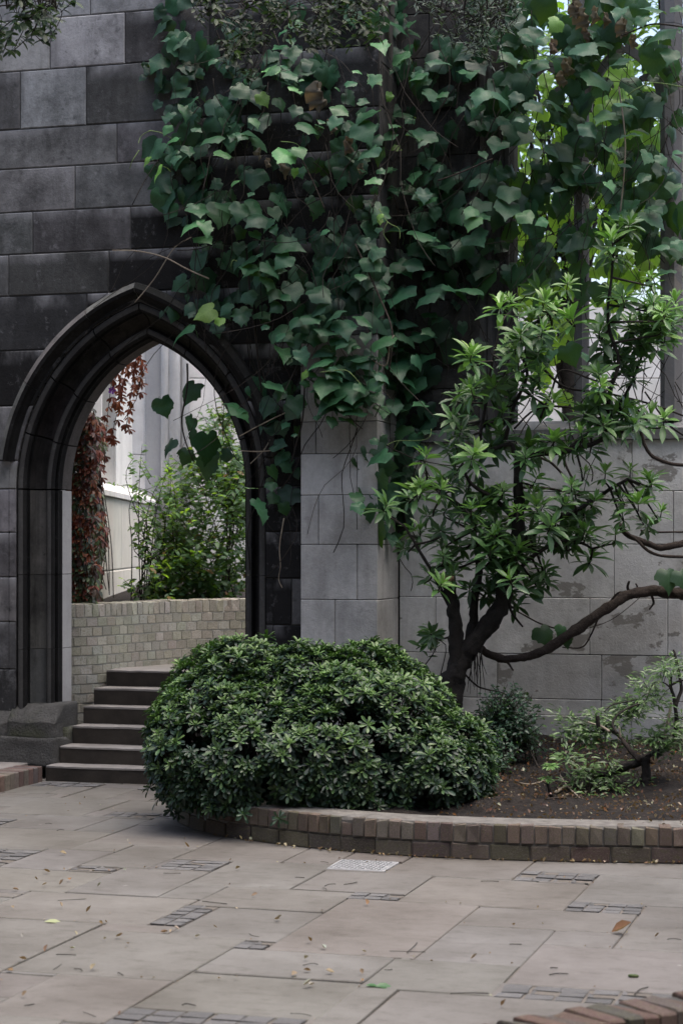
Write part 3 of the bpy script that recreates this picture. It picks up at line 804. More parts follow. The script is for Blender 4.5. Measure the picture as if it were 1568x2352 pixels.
link('window_head', boxm(BU1, WR, WV, WV + .45, 6.90, 7.4, .01), ww, M['wall'], (.2, .2, .2))

# ================================================================== PLANTER BED
kerb = empty('planter_kerb', 'low curved brown brick kerb holding the planting bed', 'kerb', uv=True)
KP = smooth_path([Vector((*q, 0)) for q in [(5.9, -2.40), (5.2, -2.62), (4.35, -2.82), (3.6, -2.96), (3.0, -3.0), (2.67, -2.97), (2.26, -2.87), (1.72, -2.64), (1.36, -2.38), (1.12, -2.08), (1.0, -1.75), (.96, -1.3), (.96, -.7), (.96, -.15)]], 8)
KL = arclen(KP); KB = [(.15, .122, .106), (.175, .15, .13), (.125, .102, .09), (.155, .13, .115), (.20, .168, .135), (.14, .108, .095)]
s = 0; i = 0
while s < KL[-1] - .05:       # stretchers
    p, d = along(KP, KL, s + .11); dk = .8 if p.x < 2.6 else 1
    m = Matrix.Translation((p.x, p.y, .002)) @ Matrix.Rotation(math.atan2(d.y, d.x) + math.pi, 4, 'Z') @ Matrix.Diagonal((.214, .10, .084, 1))
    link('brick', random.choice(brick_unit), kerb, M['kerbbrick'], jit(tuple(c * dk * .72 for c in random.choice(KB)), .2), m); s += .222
s = 0
while s < KL[-1] - .03:       # brick on edge
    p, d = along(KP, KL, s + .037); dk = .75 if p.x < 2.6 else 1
    hh = .104 + random.uniform(-.003, .002); 
    if random.random() < .06: hh -= .03
    m = Matrix.Translation((p.x, p.y, .094)) @ Matrix.Rotation(math.atan2(d.y, d.x) + math.pi + random.uniform(-.02, .02), 4, 'Z') @ Matrix.Diagonal((.0695, .222, hh, 1)) @ Matrix.Translation((0, random.uniform(-.03, .02), 0))
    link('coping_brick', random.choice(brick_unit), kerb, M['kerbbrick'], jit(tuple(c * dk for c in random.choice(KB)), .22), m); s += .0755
vs, fs = [], []
for i, p in enumerate(KP):
    d = (KP[min(i + 1, len(KP) - 1)] - KP[max(i - 1, 0)]).normalized(); nrm = Vector((d.y, -d.x, 0))
    a = p + nrm * .012; b = p + nrm * .225
    a2 = p + nrm * (.022 + .012 * noise.noise(p * 5))
    vs += [(a.x, a.y, -.04), (a.x, a.y, .18), (a2.x, a2.y, .1985 + .003 * noise.noise(p * 9)), (b.x, b.y, .205), (b.x, b.y, -.04)]
for i in range(len(KP) - 1):
    k = i * 5
    for j in range(5): fs.append((k + j, k + 5 + j, k + 5 + (j + 1) % 5, k + (j + 1) % 5))
link('mortar_bed', mesh('mortar_bed', vs, fs), kerb, simple_noise('kerb_mortar', (.085, .08, .073), (.19, .18, .165), scale=16, bump=.6))
# soil
vs, fs = [], []; NS = 90
inner = []
for i, p in enumerate(KP):
    d = (KP[min(i + 1, len(KP) - 1)] - KP[max(i - 1, 0)]).normalized(); nrm = Vector((d.y, -d.x, 0)); inner.append(p + nrm * .19)
tops = []
for i, p in enumerate(inner):
    q = Vector((max(p.x, 1.0) if p.x < 2 else p.x, .0 if p.x < 1.9 else .46, 0)); tops.append(q)
for i, (p, q) in enumerate(zip(inner, tops)):
    for j in range(NS + 1):
        t = j / NS; x = p.lerp(q, t); zz_ = .165 + .20 * (t ** .8)
        ww_ = w2(x.x, x.y, zz_); e = min(1, t * 8)
        ww_.z += (noise.noise(ww_ * 2.2) * .05 + noise.noise(ww_ * 9) * .025 + noise.noise(ww_ * 24) * .016) * e
        vs.append(ww_)
for i in range(len(inner) - 1):
    for j in range(NS):
        a = i * (NS + 1) + j; fs.append((a, a + 1, a + NS + 2, a + NS + 1))
tag(link('bed_soil', mesh('bed_soil', vs, fs, True), None, M['soil']), kind='structure')
def soil_z(p):
    u, v = to_uv(p); t = min(1, max(0, (v + 2.8) / 3.2)); return .165 + .20 * t ** .8 + noise.noise(Vector((p[0], p[1], .26)) * 2.2) * .05

# foreground kerb, lower right
fk = empty('foreground_kerb', 'red brick planter kerb in the near bottom right corner', 'kerb')
fa = [at(1117, 2350, 6.28), at(1305, 2311, 6.51), at(1568, 2275, 6.74)]
FP = smooth_path([Vector((x, y, 0)) for x, y in [(-.35, 5.35), (.05, 5.85), (.457, 6.28), (.743, 6.51), (1.155, 6.74), (1.7, 6.93), (2.3, 7.0)]], 8); FL = arclen(FP)
s = 0
while s < FL[-1] - .03:
    p, d = along(FP, FL, s + .037)
    for (z0, hh, dep) in ((0, .12, .2), (.125, .112, .23)):
        m = Matrix.Translation((p.x, p.y, z0)) @ Matrix.Rotation(math.atan2(d.y, d.x), 4, 'Z') @ Matrix.Diagonal((.068, -dep, hh + random.uniform(-.008, .006), 1)) @ Matrix.Translation((0, random.uniform(-.02, .02), 0))
        link('brick', random.choice(brick_unit), fk, M['kerbbrick'], jit(random.choice([(.115, .072, .064), (.10, .080, .074), (.085, .075, .072), (.12, .078, .07)]), .15), m)
    s += .075
vs, fs = [], []
for i, p in enumerate(FP):
    d = (FP[min(i + 1, len(FP) - 1)] - FP[max(i - 1, 0)]).normalized(); nrm = Vector((d.y, -d.x, 0)); a = p + nrm * .015; b = p + nrm * .21
    vs += [(a.x, a.y, -.04), (a.x, a.y, .225), (b.x, b.y, .225), (b.x, b.y, -.04)]
for i in range(len(FP) - 1):
    k = i * 4
    for j in range(4): fs.append((k + j, k + 4 + j, k + 4 + (j + 1) % 4, k + (j + 1) % 4))
link('mortar_bed', mesh('mortar_bed', vs, fs), fk, M['mortar'])
vs = []
for i, p in enumerate(FP):
    d = (FP[min(i + 1, len(FP) - 1)] - FP[max(i - 1, 0)]).normalized(); nrm = Vector((d.y, -d.x, 0)); a = p + nrm * .2
    vs += [(a.x, a.y, .15), (3.0, 4.5, .15)]
tag(link('near_bed_soil', mesh('near_bed_soil', vs, [(2 * i, 2 * i + 2, 2 * i + 3, 2 * i + 1) for i in range(len(FP) - 1)]), None, M['soil']), kind='structure')

# ================================================================== COURTYARD BEYOND
iw = empty('inner_courtyard_wall', 'bright pale stone wall with window mouldings seen through the archway', 'wall')
PC = (.78, .77, .76)
XA = -2.19
def ib(name, *a, c=PC, bev=.01): return link(name, boxm(*a, bev), iw, M['pale'], c)
zl = [0, .75, 1.5, 2.2]
for za, zb in zip(zl, zl[1:]):
    y = 15.6 + random.uniform(0, .4)
    while y < 23.4:
        e = min(23.4, y + random.uniform(.7, 1.1)); ib('ashlar_block', XA - .5, XA + random.uniform(-.002, .002), y + .003, e - .003, za + .003, zb - .003, c=jit((.66, .64, .58), .06)); y = e
ib('wall_core', XA - .6, XA - .012, 15.6, 23.4, 0, 2.2, bev=0, c=(.3, .3, .28))
link('sill_stone', prism([(XA - .4, 2.202), (XA + .03, 2.202), (XA + .03, 2.25), (XA - .14, 2.36), (XA - .4, 2.36)], -23.4, -15.6, .005), iw, M['pale'], PC).matrix_local = Matrix(((1, 0, 0, 0), (0, -1, 0, 0), (0, 0, 1, 0), (0, 0, 0, 1)))
def ipanel(y0, y1, x1, nm='window_panel', c=PC):
    z = 2.362
    while z < 8:
        zb = z + random.uniform(.9, 1.3); ib(nm, XA - .9, x1, y0 + .002, y1 - .002, z, zb - .004, c=jit(c, .04)); z = zb
ipanel(15.6, 17.8, XA - .10, 'ashlar_block'); ipanel(18.88, 20.0, XA - .42, c=(.30, .30, .31)); ipanel(20.95, 22.6, XA - .18, 'ashlar_block')  # middle panel greyed: the shade of its recess is put into the colour
for yb, n_ in ((17.8, 5), (20.0, 4)):
    for q in range(n_):
        y = yb + q * .22; dep = (-.12, -.20, -.14, -.24, -.18)[q]
        v_, f_ = tube_arrays([(XA + dep - .10, y + .11, 2.36), (XA + dep - .10, y + .11, 8)], .105, 10)
        link('window_moulding', mesh('window_moulding', v_, f_, True), iw, M['pale'], PC)
        ib('moulding_fillet', XA - .9, XA + dep - .09, y, y + .216, 2.362, 8, c=PC)
# end wall
for za, zb in ((0, 1.0), (1.0, 1.9), (1.9, 2.8), (2.8, 3.7), (3.7, 4.6)):
    x = -2.6
    while x < 7:
        e = x + random.uniform(.9, 1.3); ib('ashlar_block', x + .003, e - .003, 23.4, 23.9, za + .003, zb - .003, c=jit((.74, .73, .71), .05)); x = e
for za, zb in ((4.6, 5.6), (5.6, 6.6), (6.6, 8.0)):
    x = -2.6
    while x < 0.9:
        e = x + random.uniform(.9, 1.2); ib('ashlar_block', x + .003, e - .003, 23.4, 23.9, za + .003, zb - .003, c=jit((.76, .75, .74), .05)); x = e
ib('recess_shade_strip', -2.30, -2.10, 23.37, 23.40, 1.2, 8, c=(.34, .34, .35), bev=.004)  # flat strip greyed to stand in for a shaded recess
ib('wall_core', -2.6, 7, 23.42, 23.8, 0, 4.58, bev=0, c=(.35, .35, .33))
for q, (xx, r) in enumerate(((-2.06, .055), (-1.95, .075), (-1.83, .05))):
    v_, f_ = tube_arrays([(xx, 23.36, 1.0), (xx, 23.36, 8)], r, 10); link('shaft', mesh('shaft', v_, f_, True), iw, M['pale'], (.66, .65, .64))

def shrub(name, label, lobes, n, templ, mat, size, cols, stems=12, base_z=1.2, seed=1, up=.6, parts=300, drop=0.0):
    """leafy shrub: leaves along many twigs reaching through the lobes (world space)"""
    random.seed(seed)
    root = empty(name, label, 'shrub', loc=(lobes[0][0], lobes[0][1], base_z))
    inv = parent_matrix(root).inverted()
    mu = Multi(); ms, cs = [], []
    vol = [l[3] * l[4] * l[5] for l in lobes]
    per = 9; twigs = max(1, n // per)
    for i in range(twigs):
        l = random.choices(lobes, vol)[0]
        while True:
            d = Vector([random.uniform(-1, 1) for _ in range(3)])
            if .3 < d.length < 1: break
        d = d.normalized() * random.uniform(.55, 1.08) ** .6
        tip = Vector((l[0] + d.x * l[3], l[1] + d.y * l[4], l[2] + d.z * l[5]))
        if tip.z < base_z + .03: tip.z = base_z + random.uniform(.03, .1)
        out = Vector((d.x, d.y * .8, d.z * .6 + up)).normalized()
        L = random.uniform(.16, .34); st = tip - (out + Vector((random.uniform(-.4, .4), random.uniform(-.4, .4), random.uniform(-.3, .1)))).normalized() * L
        mid = st.lerp(tip, .5) + Vector((0, 0, random.uniform(-.02, .03)))
        if i < stems * 2:
            bs = Vector((lobes[0][0] + random.uniform(-.25, .25), lobes[0][1] + random.uniform(-.2, .2), base_z - .05))
            mu.tube([inv @ q for q in smooth_path([bs, bs.lerp(st, .5) + Vector((random.uniform(-.06, .06), 0, .08)), st, tip], 4)], [.008 - .0005 * k for k in range(13)], 4)
        elif random.random() < .5: mu.tube([inv @ q for q in (st, mid, tip)], [.004, .003, .002], 3)
        tone = random.random()
        for k in range(per):
            t = (k + random.random()) / per; p = st.lerp(mid, t * 2) if t < .5 else mid.lerp(tip, t * 2 - 1)
            side = Vector([random.uniform(-1, 1) for _ in range(3)]); side -= out * side.dot(out)
            dirn = (side.normalized() * .9 + out * random.uniform(.2, .9) + Vector((0, 0, -drop))).normalized()
            nrm = (Vector((0, -.25, 1)) + Vector([random.uniform(-.7, .7) for _ in range(3)])).normalized()
            ms.append((mat4(p, nrm, dirn, size * random.uniform(.7, 1.25)), 0))
            cs.append(jit(mixc(cols[0], cols[1], min(1, max(0, tone * .6 + t * .5 - .1))) if random.random() > .06 or len(cols) < 3 else cols[2], .2))
    link('stem', mu.mesh('stem'), root, M['twig'])['kind'] = 'stuff'
    split_leaves(root, templ, ms, cs, mat, parts, key=lambda i: ms[i][0].translation.y)
    return root
g1 = at(470, 1385, 18.6)
shrub('courtyard_shrub', 'loose green shrub filling the right half of the view through the archway', [(at(500, 1220, 18.4)[0], 18.4, 1.98, .60, .9, .82), (at(420, 1300, 18.0)[0], 18.0, 1.6, .42, .6, .4), (at(540, 1080, 18.8)[0], 18.9, 2.6, .40, .6, .70), (at(345, 1350, 17.6)[0], 17.6, 1.42, .28, .4, .2)], 7000, OVAL, M['far'], .068, [(.030, .070, .040), (.085, .17, .088), (.16, .08, .03)], seed=11, base_z=1.22)
shrub('slender_shrub', 'tall thin light green shoots standing before the pale wall beyond the arch', [(at(330, 1150, 17.9)[0], 17.9, 2.1, .16, .3, .55), (at(385, 1180, 17.8)[0], 17.8, 2.0, .2, .3, .6), (at(300, 1070, 17.9)[0], 17.9, 2.45, .07, .1, .2)], 620, OVAL, M['far'], .055, [(.05, .11, .045), (.12, .24, .085)], seed=12, base_z=1.22)
# red creeper
random.seed(21)
cr = empty('red_creeper', 'dark red and green creeper hanging at the left inside the archway', 'creeper', loc=(XA, 17, 1.2))
inv = parent_matrix(cr).inverted(); ms, cs = [], []; mu = Multi()
REDS = [(.16, .034, .016), (.09, .020, .012), (.20, .06, .02), (.05, .024, .014)]; GRN = [(.045, .07, .032), (.08, .12, .045), (.035, .05, .03)]
def palmate(p, out, s, c):
    for k in range(5):
        a = (k - 2) * .55 + random.uniform(-.15, .15)
        t = Vector((math.sin(a) * .7, math.sin(a) * .4, -math.cos(a))); nrm = out + Vector([random.uniform(-.45, .45) for _ in range(3)])
        ms.append((mat4(p, nrm, t, s * random.uniform(.75, 1.1) * (1 - .12 * abs(k - 2))), 0)); cs.append(jit(c, .25))
for i in range(1500):
    x = random.uniform(150, 250); y = random.uniform(930, 1395)
    if x > 232 + 9 * math.sin(y / 37.0) + (4 if y > 1300 else 0) - max(0, 1010 - y) * .25: continue
    k = (x - 784) / F; off = random.random() ** 1.5 * .30
    Yd = min(18.4, max(15.85, (XA + .02 + off) / k)); p = at(x, y, Yd); p.z = max(p.z, 1.2)
    c = random.choice(REDS) if random.random() < (.72 if y < 1250 else .42) else random.choice(GRN)
    palmate(p, Vector((.75, -.6, .55)), .085, c)
for (x0, y0, x1, y1) in ((318, 830, 290, 985), (300, 850, 255, 1010), (262, 880, 240, 1080), (200, 930, 236, 1130), (312, 835, 272, 930), (305, 800, 318, 900)):
    a, b = at(x0, y0 - 40, 16.9), at(x1, y1, 16.9); pts = smooth_path([a, a.lerp(b, .5) + Vector((random.uniform(-.05, .05), 0, .02)), b], 6)
    mu.tube([inv @ q for q in pts], .004, 4)
    for q in pts[2:]:
        for _ in range(1): palmate(q + Vector((random.uniform(-.03, .03), random.uniform(-.05, .05), 0)), Vector((.2, -.9, .4)), .075, random.choice(REDS[:3]))
for _ in range(30):
    a = at(random.uniform(170, 225), random.uniform(1000, 1100), 16.6); a.x += .02
    mu.tube([inv @ q for q in smooth_path([a, a + Vector((random.uniform(-.1, .1), .1, -.6)), a + Vector((random.uniform(-.1, .15), .1, -1.1))], 4)], .005, 4)
link('stem', mu.mesh('stem'), cr, M['twig'])['kind'] = 'stuff'
split_leaves(cr, LANC and blade(.17, [(0, .1), (.3, .6), (.65, 1.0), (.85, .7), (1.0, .05)], .25, .3), ms, cs, M['redleaf'], 300, key=lambda i: ms[i][0].translation.y)
# purple flowers
for k, (x, y, lab) in enumerate(((258, 897, 'small purple flower hanging near the top of the archway creeper'), (222, 1141, 'small purple flower low on the archway creeper edge'))):
    p = at(x, y, 16.6); vs, fs = [], []
    for q in range(5):
        a = q * 1.257; d = Vector((math.cos(a), -.35, math.sin(a))); s_ = Vector((-math.sin(a), 0, math.cos(a))); o = len(vs)
        vs += [Vector((0, 0, 0)), d * .022 + s_ * .012, d * .036, d * .022 - s_ * .012]; fs.append((o, o + 1, o + 2, o + 3))
    fl = link('purple_flower', mesh('purple_flower', vs, fs), None, simple_noise('purple_petal', (.10, .02, .20), (.16, .04, .30), bump=0)); fl.location = p; tag(fl, lab, 'flower')

# trees and shrubs behind the windows
def crown_tree(name, label, trunk, lobes, n, size, cols, seed):
    random.seed(seed); root = empty(name, label, 'tree', loc=trunk); inv = parent_matrix(root).inverted()
    mu = Multi(); top = Vector(lobes[0][:3])
    v_, f_ = gnarl(smooth_path([inv @ Vector(trunk), inv @ (Vector(trunk).lerp(top, .5) + Vector((.08, 0, 0))), inv @ top], 6), [.11 - .006 * k for k in range(13)], .2)
    mu.add(v_, f_)
    for l in lobes:
        for _ in range(5):
            e = Vector((l[0] + random.uniform(-.7, .7) * l[3], l[1] + random.uniform(-.7, .7) * l[4], l[2] + random.uniform(-.5, .8) * l[5]))
            s_ = Vector(trunk).lerp(top, random.uniform(.5, .95)); mu.tube([inv @ q for q in smooth_path([s_, s_.lerp(e, .5) + Vector((0, 0, .12)), e], 4)], [.03 - .003 * k for k in range(9)], 5)
    link('trunk', mu.mesh('trunk'), root, M['bark'])
    ms, cs = [], []
    for i in range(n):
        l = random.choice(lobes)
        d = Vector([random.gauss(0, 1) for _ in range(3)]).normalized() * random.uniform(.3, 1.05)
        p = Vector((l[0] + d.x * l[3], l[1] + d.y * l[4], l[2] + d.z * l[5]))
        if noise.noise(p * 1.8 + Vector((seed, 0, 0))) < -.12: continue
        ms.append((mat4(p, Vector((random.uniform(-.6, .6), random.uniform(-.8, .2), 1)), Vector((random.uniform(-1, 1), random.uniform(-1, 1), -.6)), size * random.uniform(.6, 1.3)), 0)); cs.append(jit(mixc(cols[0], cols[1], random.random()), .2))
    o = link('crown', cloud_mesh('crown', OVAL, [(inv @ m, t) for m, t in ms], cs, M['far']), root); o['kind'] = 'stuff'
    return root
crown_tree('garden_tree', 'bright green leafy tree seen through the left window light', (2.0, 18.5, .7), [(2.05, 18.4, 5.3, .9, .9, 1.1), (1.7, 18.6, 4.2, .5, .7, .5), (2.3, 18.3, 6.6, 1.0, .9, .9)], 2600, .12, [(.06, .14, .02), (.20, .34, .05)], 31)
crown_tree('garden_tree', 'yellow green tree behind the right window light', (3.3, 18.9, .7), [(3.2, 18.8, 5.6, .8, .9, 1.2), (3.0, 19.2, 4.6, .6, .7, .5), (3.4, 18.6, 7.0, 1.0, .9, .9)], 2600, .12, [(.08, .16, .02), (.26, .38, .06)], 32)

crown_tree('garden_tree', 'tall dark green tree filling the sky behind both window lights', (3.6, 24.5, 0), [(2.6, 24.6, 7.2, 1.8, 1.2, 1.7), (4.6, 24.8, 7.5, 2.0, 1.2, 2.0), (3.4, 24.6, 9.4, 2.4, 1.3, 1.6)], 5200, .17, [(.05, .11, .02), (.14, .25, .05)], 33)
# ================================================================== VINES
VL = [vine_leaf(s) for s in range(16)]
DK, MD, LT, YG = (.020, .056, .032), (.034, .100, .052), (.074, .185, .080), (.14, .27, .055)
def zl_(off, s, items): return [((off[0] + x / s) / 1.30612, (off[1] + y / s) / 1.30612, wd / s / 1.30612, k) for x, y, wd, k in items]
D_ = 'd'; M_ = 'm'; L_ = 'l'; T_ = 't'; Y_ = 'y'
A1 = zl_((400, 150), 1.742, [(715,100,110,L_),(825,125,100,M_),(840,200,60,L_),(680,255,95,Y_),(570,210,115,M_),(640,370,70,L_),(770,270,80,M_),(850,310,80,M_),(275,315,90,M_),(180,345,90,M_),(170,410,70,L_),(360,225,80,D_),(300,90,70,D_),(90,100,100,D_),(300,130,70,D_),(415,445,130,T_),(590,430,130,M_),(465,535,115,L_),(660,480,115,M_),(790,545,150,L_),(835,520,70,L_),(290,525,80,M_),(205,470,80,L_),(215,565,70,M_),(125,640,110,Y_),(65,580,70,Y_),(625,660,140,M_),(530,690,60,L_),(455,860,170,M_),(490,820,140,M_),(300,900,130,L_),(380,920,100,L_),(340,830,130,M_),(210,890,110,D_),(650,870,130,M_),(620,820,140,M_),(740,850,90,M_),(690,1005,80,D_),(800,1010,150,M_),(620,1140,120,M_),(725,1140,110,M_),(600,1100,120,M_),(840,640,60,Y_),(1085,310,110,L_),(1050,380,90,M_),(1215,330,150,T_),(920,400,130,M_),(1200,410,150,M_),(1320,450,130,T_),(1225,530,130,M_),(1405,330,130,M_),(1255,150,90,L_),(1390,45,110,L_),(1480,135,100,M_),(1340,240,60,Y_),(1490,440,130,M_),(1360,390,80,L_),(1330,610,100,T_),(1245,680,100,L_),(1375,510,60,Y_),(1460,650,90,L_),(1530,665,90,M_),(1355,720,110,M_),(1440,735,90,M_),(1530,780,110,M_),(1540,575,90,M_),(920,610,100,D_),(1020,630,110,D_),(920,710,90,D_),(960,830,120,D_),(1050,910,110,D_),(1170,810,110,D_),(990,1020,140,D_),(1080,1020,100,D_),(1200,1030,100,D_),(1250,1110,130,M_),(1340,1050,140,D_),(1410,1130,130,M_),(1530,1170,80,M_),(1320,770,70,T_),(1285,870,50,Y_),(1140,560,80,D_),(880,480,90,D_),(560,960,90,D_),(450,1010,80,D_),(520,760,90,D_),(750,740,90,D_),(430,700,80,D_)])
A2 = zl_((680, 1000), 2.352, [(370,20,100,M_),(480,60,140,M_),(405,125,150,M_),(530,150,130,M_),(640,200,200,M_),(760,150,180,D_),(900,210,150,M_),(1040,190,150,D_),(980,20,100,M_),(1020,265,100,M_),(860,260,150,M_),(690,370,215,L_),(540,290,90,Y_),(340,370,170,M_),(490,500,170,M_),(680,490,140,D_),(440,390,130,D_),(740,620,110,M_),(905,550,170,M_),(870,460,170,D_),(1015,460,120,M_),(1100,540,130,M_),(1170,520,120,M_),(1150,450,150,D_),(1040,350,150,M_),(1240,680,150,M_),(1260,310,170,M_),(1360,190,120,M_),(1360,500,120,L_),(1230,540,90,T_),(1340,620,120,D_),(340,660,160,D_),(510,690,90,D_),(960,900,180,D_),(1130,760,180,D_),(1010,1130,220,D_),(1130,1200,180,D_),(1050,1400,200,D_),(1140,1420,190,D_),(330,980,130,D_),(310,1070,90,M_),(490,990,100,D_),(230,1210,130,M_),(330,1160,120,D_),(410,1240,110,D_),(430,1170,80,D_),(980,640,110,D_),(100,540,200,T_)])
A3 = zl_((0, 768), 1.531, [(1160,60,110,M_),(1250,60,110,M_),(1350,160,110,M_),(1265,165,90,M_),(1470,170,130,M_),(1110,265,110,M_),(1205,260,90,M_),(1290,350,120,M_),(830,340,140,T_),(940,260,120,Y_),(1030,240,120,D_),(800,260,90,D_),(900,240,80,D_),(1080,180,90,D_),(1000,330,80,D_)])
A4 = zl_((0, 0), 1.531, [(1350,110,80,M_),(1300,220,110,M_),(1340,240,90,M_),(1240,320,90,L_),(1335,340,80,M_),(1350,400,50,L_),(920,250,80,D_),(770,110,80,D_),(730,60,80,D_),(690,310,90,D_)])
A5 = zl_((1024, 0), 1.531, [(180,200,100,L_),(265,265,110,L_),(265,120,120,M_),(180,40,60,M_),(265,30,80,D_),(330,150,70,M_),(150,360,80,L_),(40,380,70,M_),(420,430,100,M_),(440,270,130,T_),(350,350,90,M_),(570,330,90,T_),(40,450,90,D_),(500,450,110,D_),(640,430,110,M_),(380,620,120,M_),(500,600,100,D_)])
HANG = zl_((0, 768), 1.531, [(755,695,100,D_),(870,625,120,D_),(870,770,80,D_),(770,870,90,D_),(890,840,80,D_),(960,880,150,D_),(950,950,130,D_),(1040,915,70,D_),(850,920,80,D_)])
B1 = zl_((1400, 0), 2.42, [(440,265,110,M_),(550,280,100,M_),(650,170,140,Y_),(320,410,170,M_),(520,450,190,M_),(680,400,110,T_),(850,350,230,M_),(980,310,170,M_),(1050,310,150,D_),(940,560,270,M_),(1100,440,190,T_),(1480,385,150,M_),(1400,220,260,T_),(1340,50,220,T_),(1100,75,140,M_),(1530,60,110,M_),(1555,200,60,M_),(30,540,80,M_),(90,680,170,M_),(60,800,130,M_),(270,700,190,T_),(490,750,150,M_),(665,755,190,M_),(400,610,140,D_),(340,950,180,M_),(225,1050,170,M_),(490,1110,130,M_),(620,1080,160,M_),(130,940,180,D_),(550,930,120,D_),(1000,830,210,L_),(1150,740,180,T_),(1040,1080,160,L_),(1180,980,180,T_),(1310,1130,150,M_),(1420,1150,110,M_),(1530,1150,90,M_),(1140,1190,120,T_),(1040,1340,100,L_),(810,1210,90,M_),(740,1240,90,D_),(670,1360,120,M_),(50,1320,110,M_),(90,1490,190,M_),(310,1400,190,M_),(300,1500,220,M_),(490,1450,200,D_),(430,1570,150,L_),(540,1600,100,L_),(40,1610,150,L_),(30,1530,120,L_),(890,1560,140,D_),(1100,1560,170,M_),(1350,1580,220,M_),(1280,1280,120,M_),(1400,1230,140,D_),(1140,1420,110,D_),(1500,1360,130,M_),(870,1040,140,D_),(960,960,180,D_),(800,880,160,D_),(200,1210,120,D_),(330,1250,140,D_),(1350,560,110,D_),(1480,620,130,D_),(1290,900,140,D_),(1450,700,120,D_)])
B2 = zl_((1400, 600), 2.42, [(330,530,190,D_),(600,550,250,D_),(800,520,220,D_),(850,680,230,D_),(1400,330,130,M_),(1530,320,110,M_),(1440,510,140,M_),(1350,600,110,T_),(310,220,180,D_),(710,240,120,D_),(450,950,170,M_),(590,1000,160,D_),(740,1120,200,D_),(480,1160,190,D_),(960,1200,180,D_),(550,1540,160,D_),(930,1450,160,D_),(50,1170,150,M_),(30,1600,100,M_),(100,1050,120,D_),(640,740,140,D_),(760,780,120,D_)])
BACK = zl_((1400, 600), 2.42, [(1130,460,190,Y_),(1310,470,150,Y_),(1190,600,190,Y_),(700,1440,160,Y_),(1300,-700,130,Y_),(1230,-380,120,Y_),(960,-30,120,Y_),(650,-1250,150,Y_),(570,1500,120,Y_),(520,1300,110,Y_),(780,1500,110,Y_),(340,-330,110,Y_),(520,-500,110,Y_),(1290,-560,120,Y_),(1150,-400,120,Y_),(640,-180,100,Y_),(980,-480,100,Y_),(420,430,110,Y_),(560,340,120,Y_),(1080,980,110,Y_),(1500,480,110,Y_)])

def wall_v(x):
    if x < 688: return 0.0
    if x < 880: return .0
    return .47
def leaf_at(x, y, wd, kind, v=None, flip=False):
    base = wall_v(x) if v is None else v
    if v is None:
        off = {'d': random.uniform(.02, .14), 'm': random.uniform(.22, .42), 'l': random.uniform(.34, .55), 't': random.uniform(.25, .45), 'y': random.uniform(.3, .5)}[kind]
        p = on_v(x, y, base - off)
    else: p = on_v(x, y, v)
    Y = p.y; size = wd / F * Y / (1.14 if kind in 'ml' else 1.25)
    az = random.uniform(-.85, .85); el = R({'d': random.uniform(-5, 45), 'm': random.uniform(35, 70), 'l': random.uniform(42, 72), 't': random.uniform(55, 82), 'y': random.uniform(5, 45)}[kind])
    if x < 480: az -= .35
    nrm = Vector((math.sin(az) * math.cos(el), -math.cos(az) * math.cos(el), math.sin(el)))
    if flip: nrm = Vector((nrm.x, -nrm.y, nrm.z))
    roll = random.gauss(0, .55)
    tip = Vector((math.sin(roll) - (.35 if x < 480 else 0), 0, -math.cos(roll)))
    if kind == 't': tip = Vector((random.choice((-1, .8)), -.3, -.6))
    m = mat4(p, nrm, tip, size)
    m.translation = Vector(p) - Vector((m[0][1], m[1][1], m[2][1])) * .42
    c = {'d': DK, 'm': MD, 'l': LT, 't': MD, 'y': YG}[kind]  # leaves set deep get a darker green, shade put into their colour
    return (m, random.randrange(16)), jit(c, .28)
def stems_in(poly, n, voff, mu, inv, rad=(.0018, .0045), length=(.5, 1.5)):
    for (x, y) in sample_poly(poly, n):
        v = wall_v(x) - random.uniform(*voff); p = on_v(x, y, v); pts = [p]; L = random.uniform(*length); d = Vector((random.uniform(-.5, .5), 0, -1))
        for k in range(6):
            d = (d + Vector((random.uniform(-.5, .5), random.uniform(-.25, .25), random.uniform(-.35, .35)))).normalized(); pts.append(pts[-1] + d * L / 6)
        r = random.uniform(*rad); mu.tube([inv @ q for q in smooth_path(pts, 2)], r, 3)
def px_tube(mu, inv, pts, v, r, sides=5):
    q = [on_v(x, y, v + (random.uniform(-.03, .03))) for x, y in pts]; sp = smooth_path(q, 5); n = len(sp)
    r0, r1 = (r if isinstance(r, tuple) else (r, r)); mu.tube([inv @ a for a in sp], [r0 + (r1 - r0) * i / (n - 1) for i in range(n)], sides)

POLY_A = [(400,0),(1100,0),(1100,640),(1060,760),(960,800),(930,930),(870,960),(800,930),(700,900),(650,930),(600,840),(520,760),(430,720),(400,640),(440,560),(420,470),(400,380),(420,300),(450,180),(400,60)]
POLY_A2 = [(860,930),(1010,930),(1000,1010),(940,1080),(930,1260),(850,1260),(840,1100)]
POLY_A3 = [(590,880),(680,880),(690,1150),(610,1180)]
POLY_B = [(1100,0),(1568,0),(1568,600),(1400,540),(1310,600),(1150,690),(1100,680)]
random.seed(41)
va = empty('climbing_vine', 'dark large-leaved vine smothering the arch wall and buttress', 'vine', loc=w2(1.5, -.2, 0))
inv = parent_matrix(va).inverted(); ms, cs = [], []
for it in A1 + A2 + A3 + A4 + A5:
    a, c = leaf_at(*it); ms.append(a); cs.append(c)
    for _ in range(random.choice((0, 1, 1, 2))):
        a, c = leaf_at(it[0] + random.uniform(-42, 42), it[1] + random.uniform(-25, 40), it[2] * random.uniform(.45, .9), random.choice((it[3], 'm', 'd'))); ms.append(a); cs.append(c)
for k, it in enumerate(HANG):
    a, c = leaf_at(it[0], it[1], it[2] * 1.15, 'd', v=.05 + random.uniform(-.1, .1)); ms.append(a); cs.append(c)
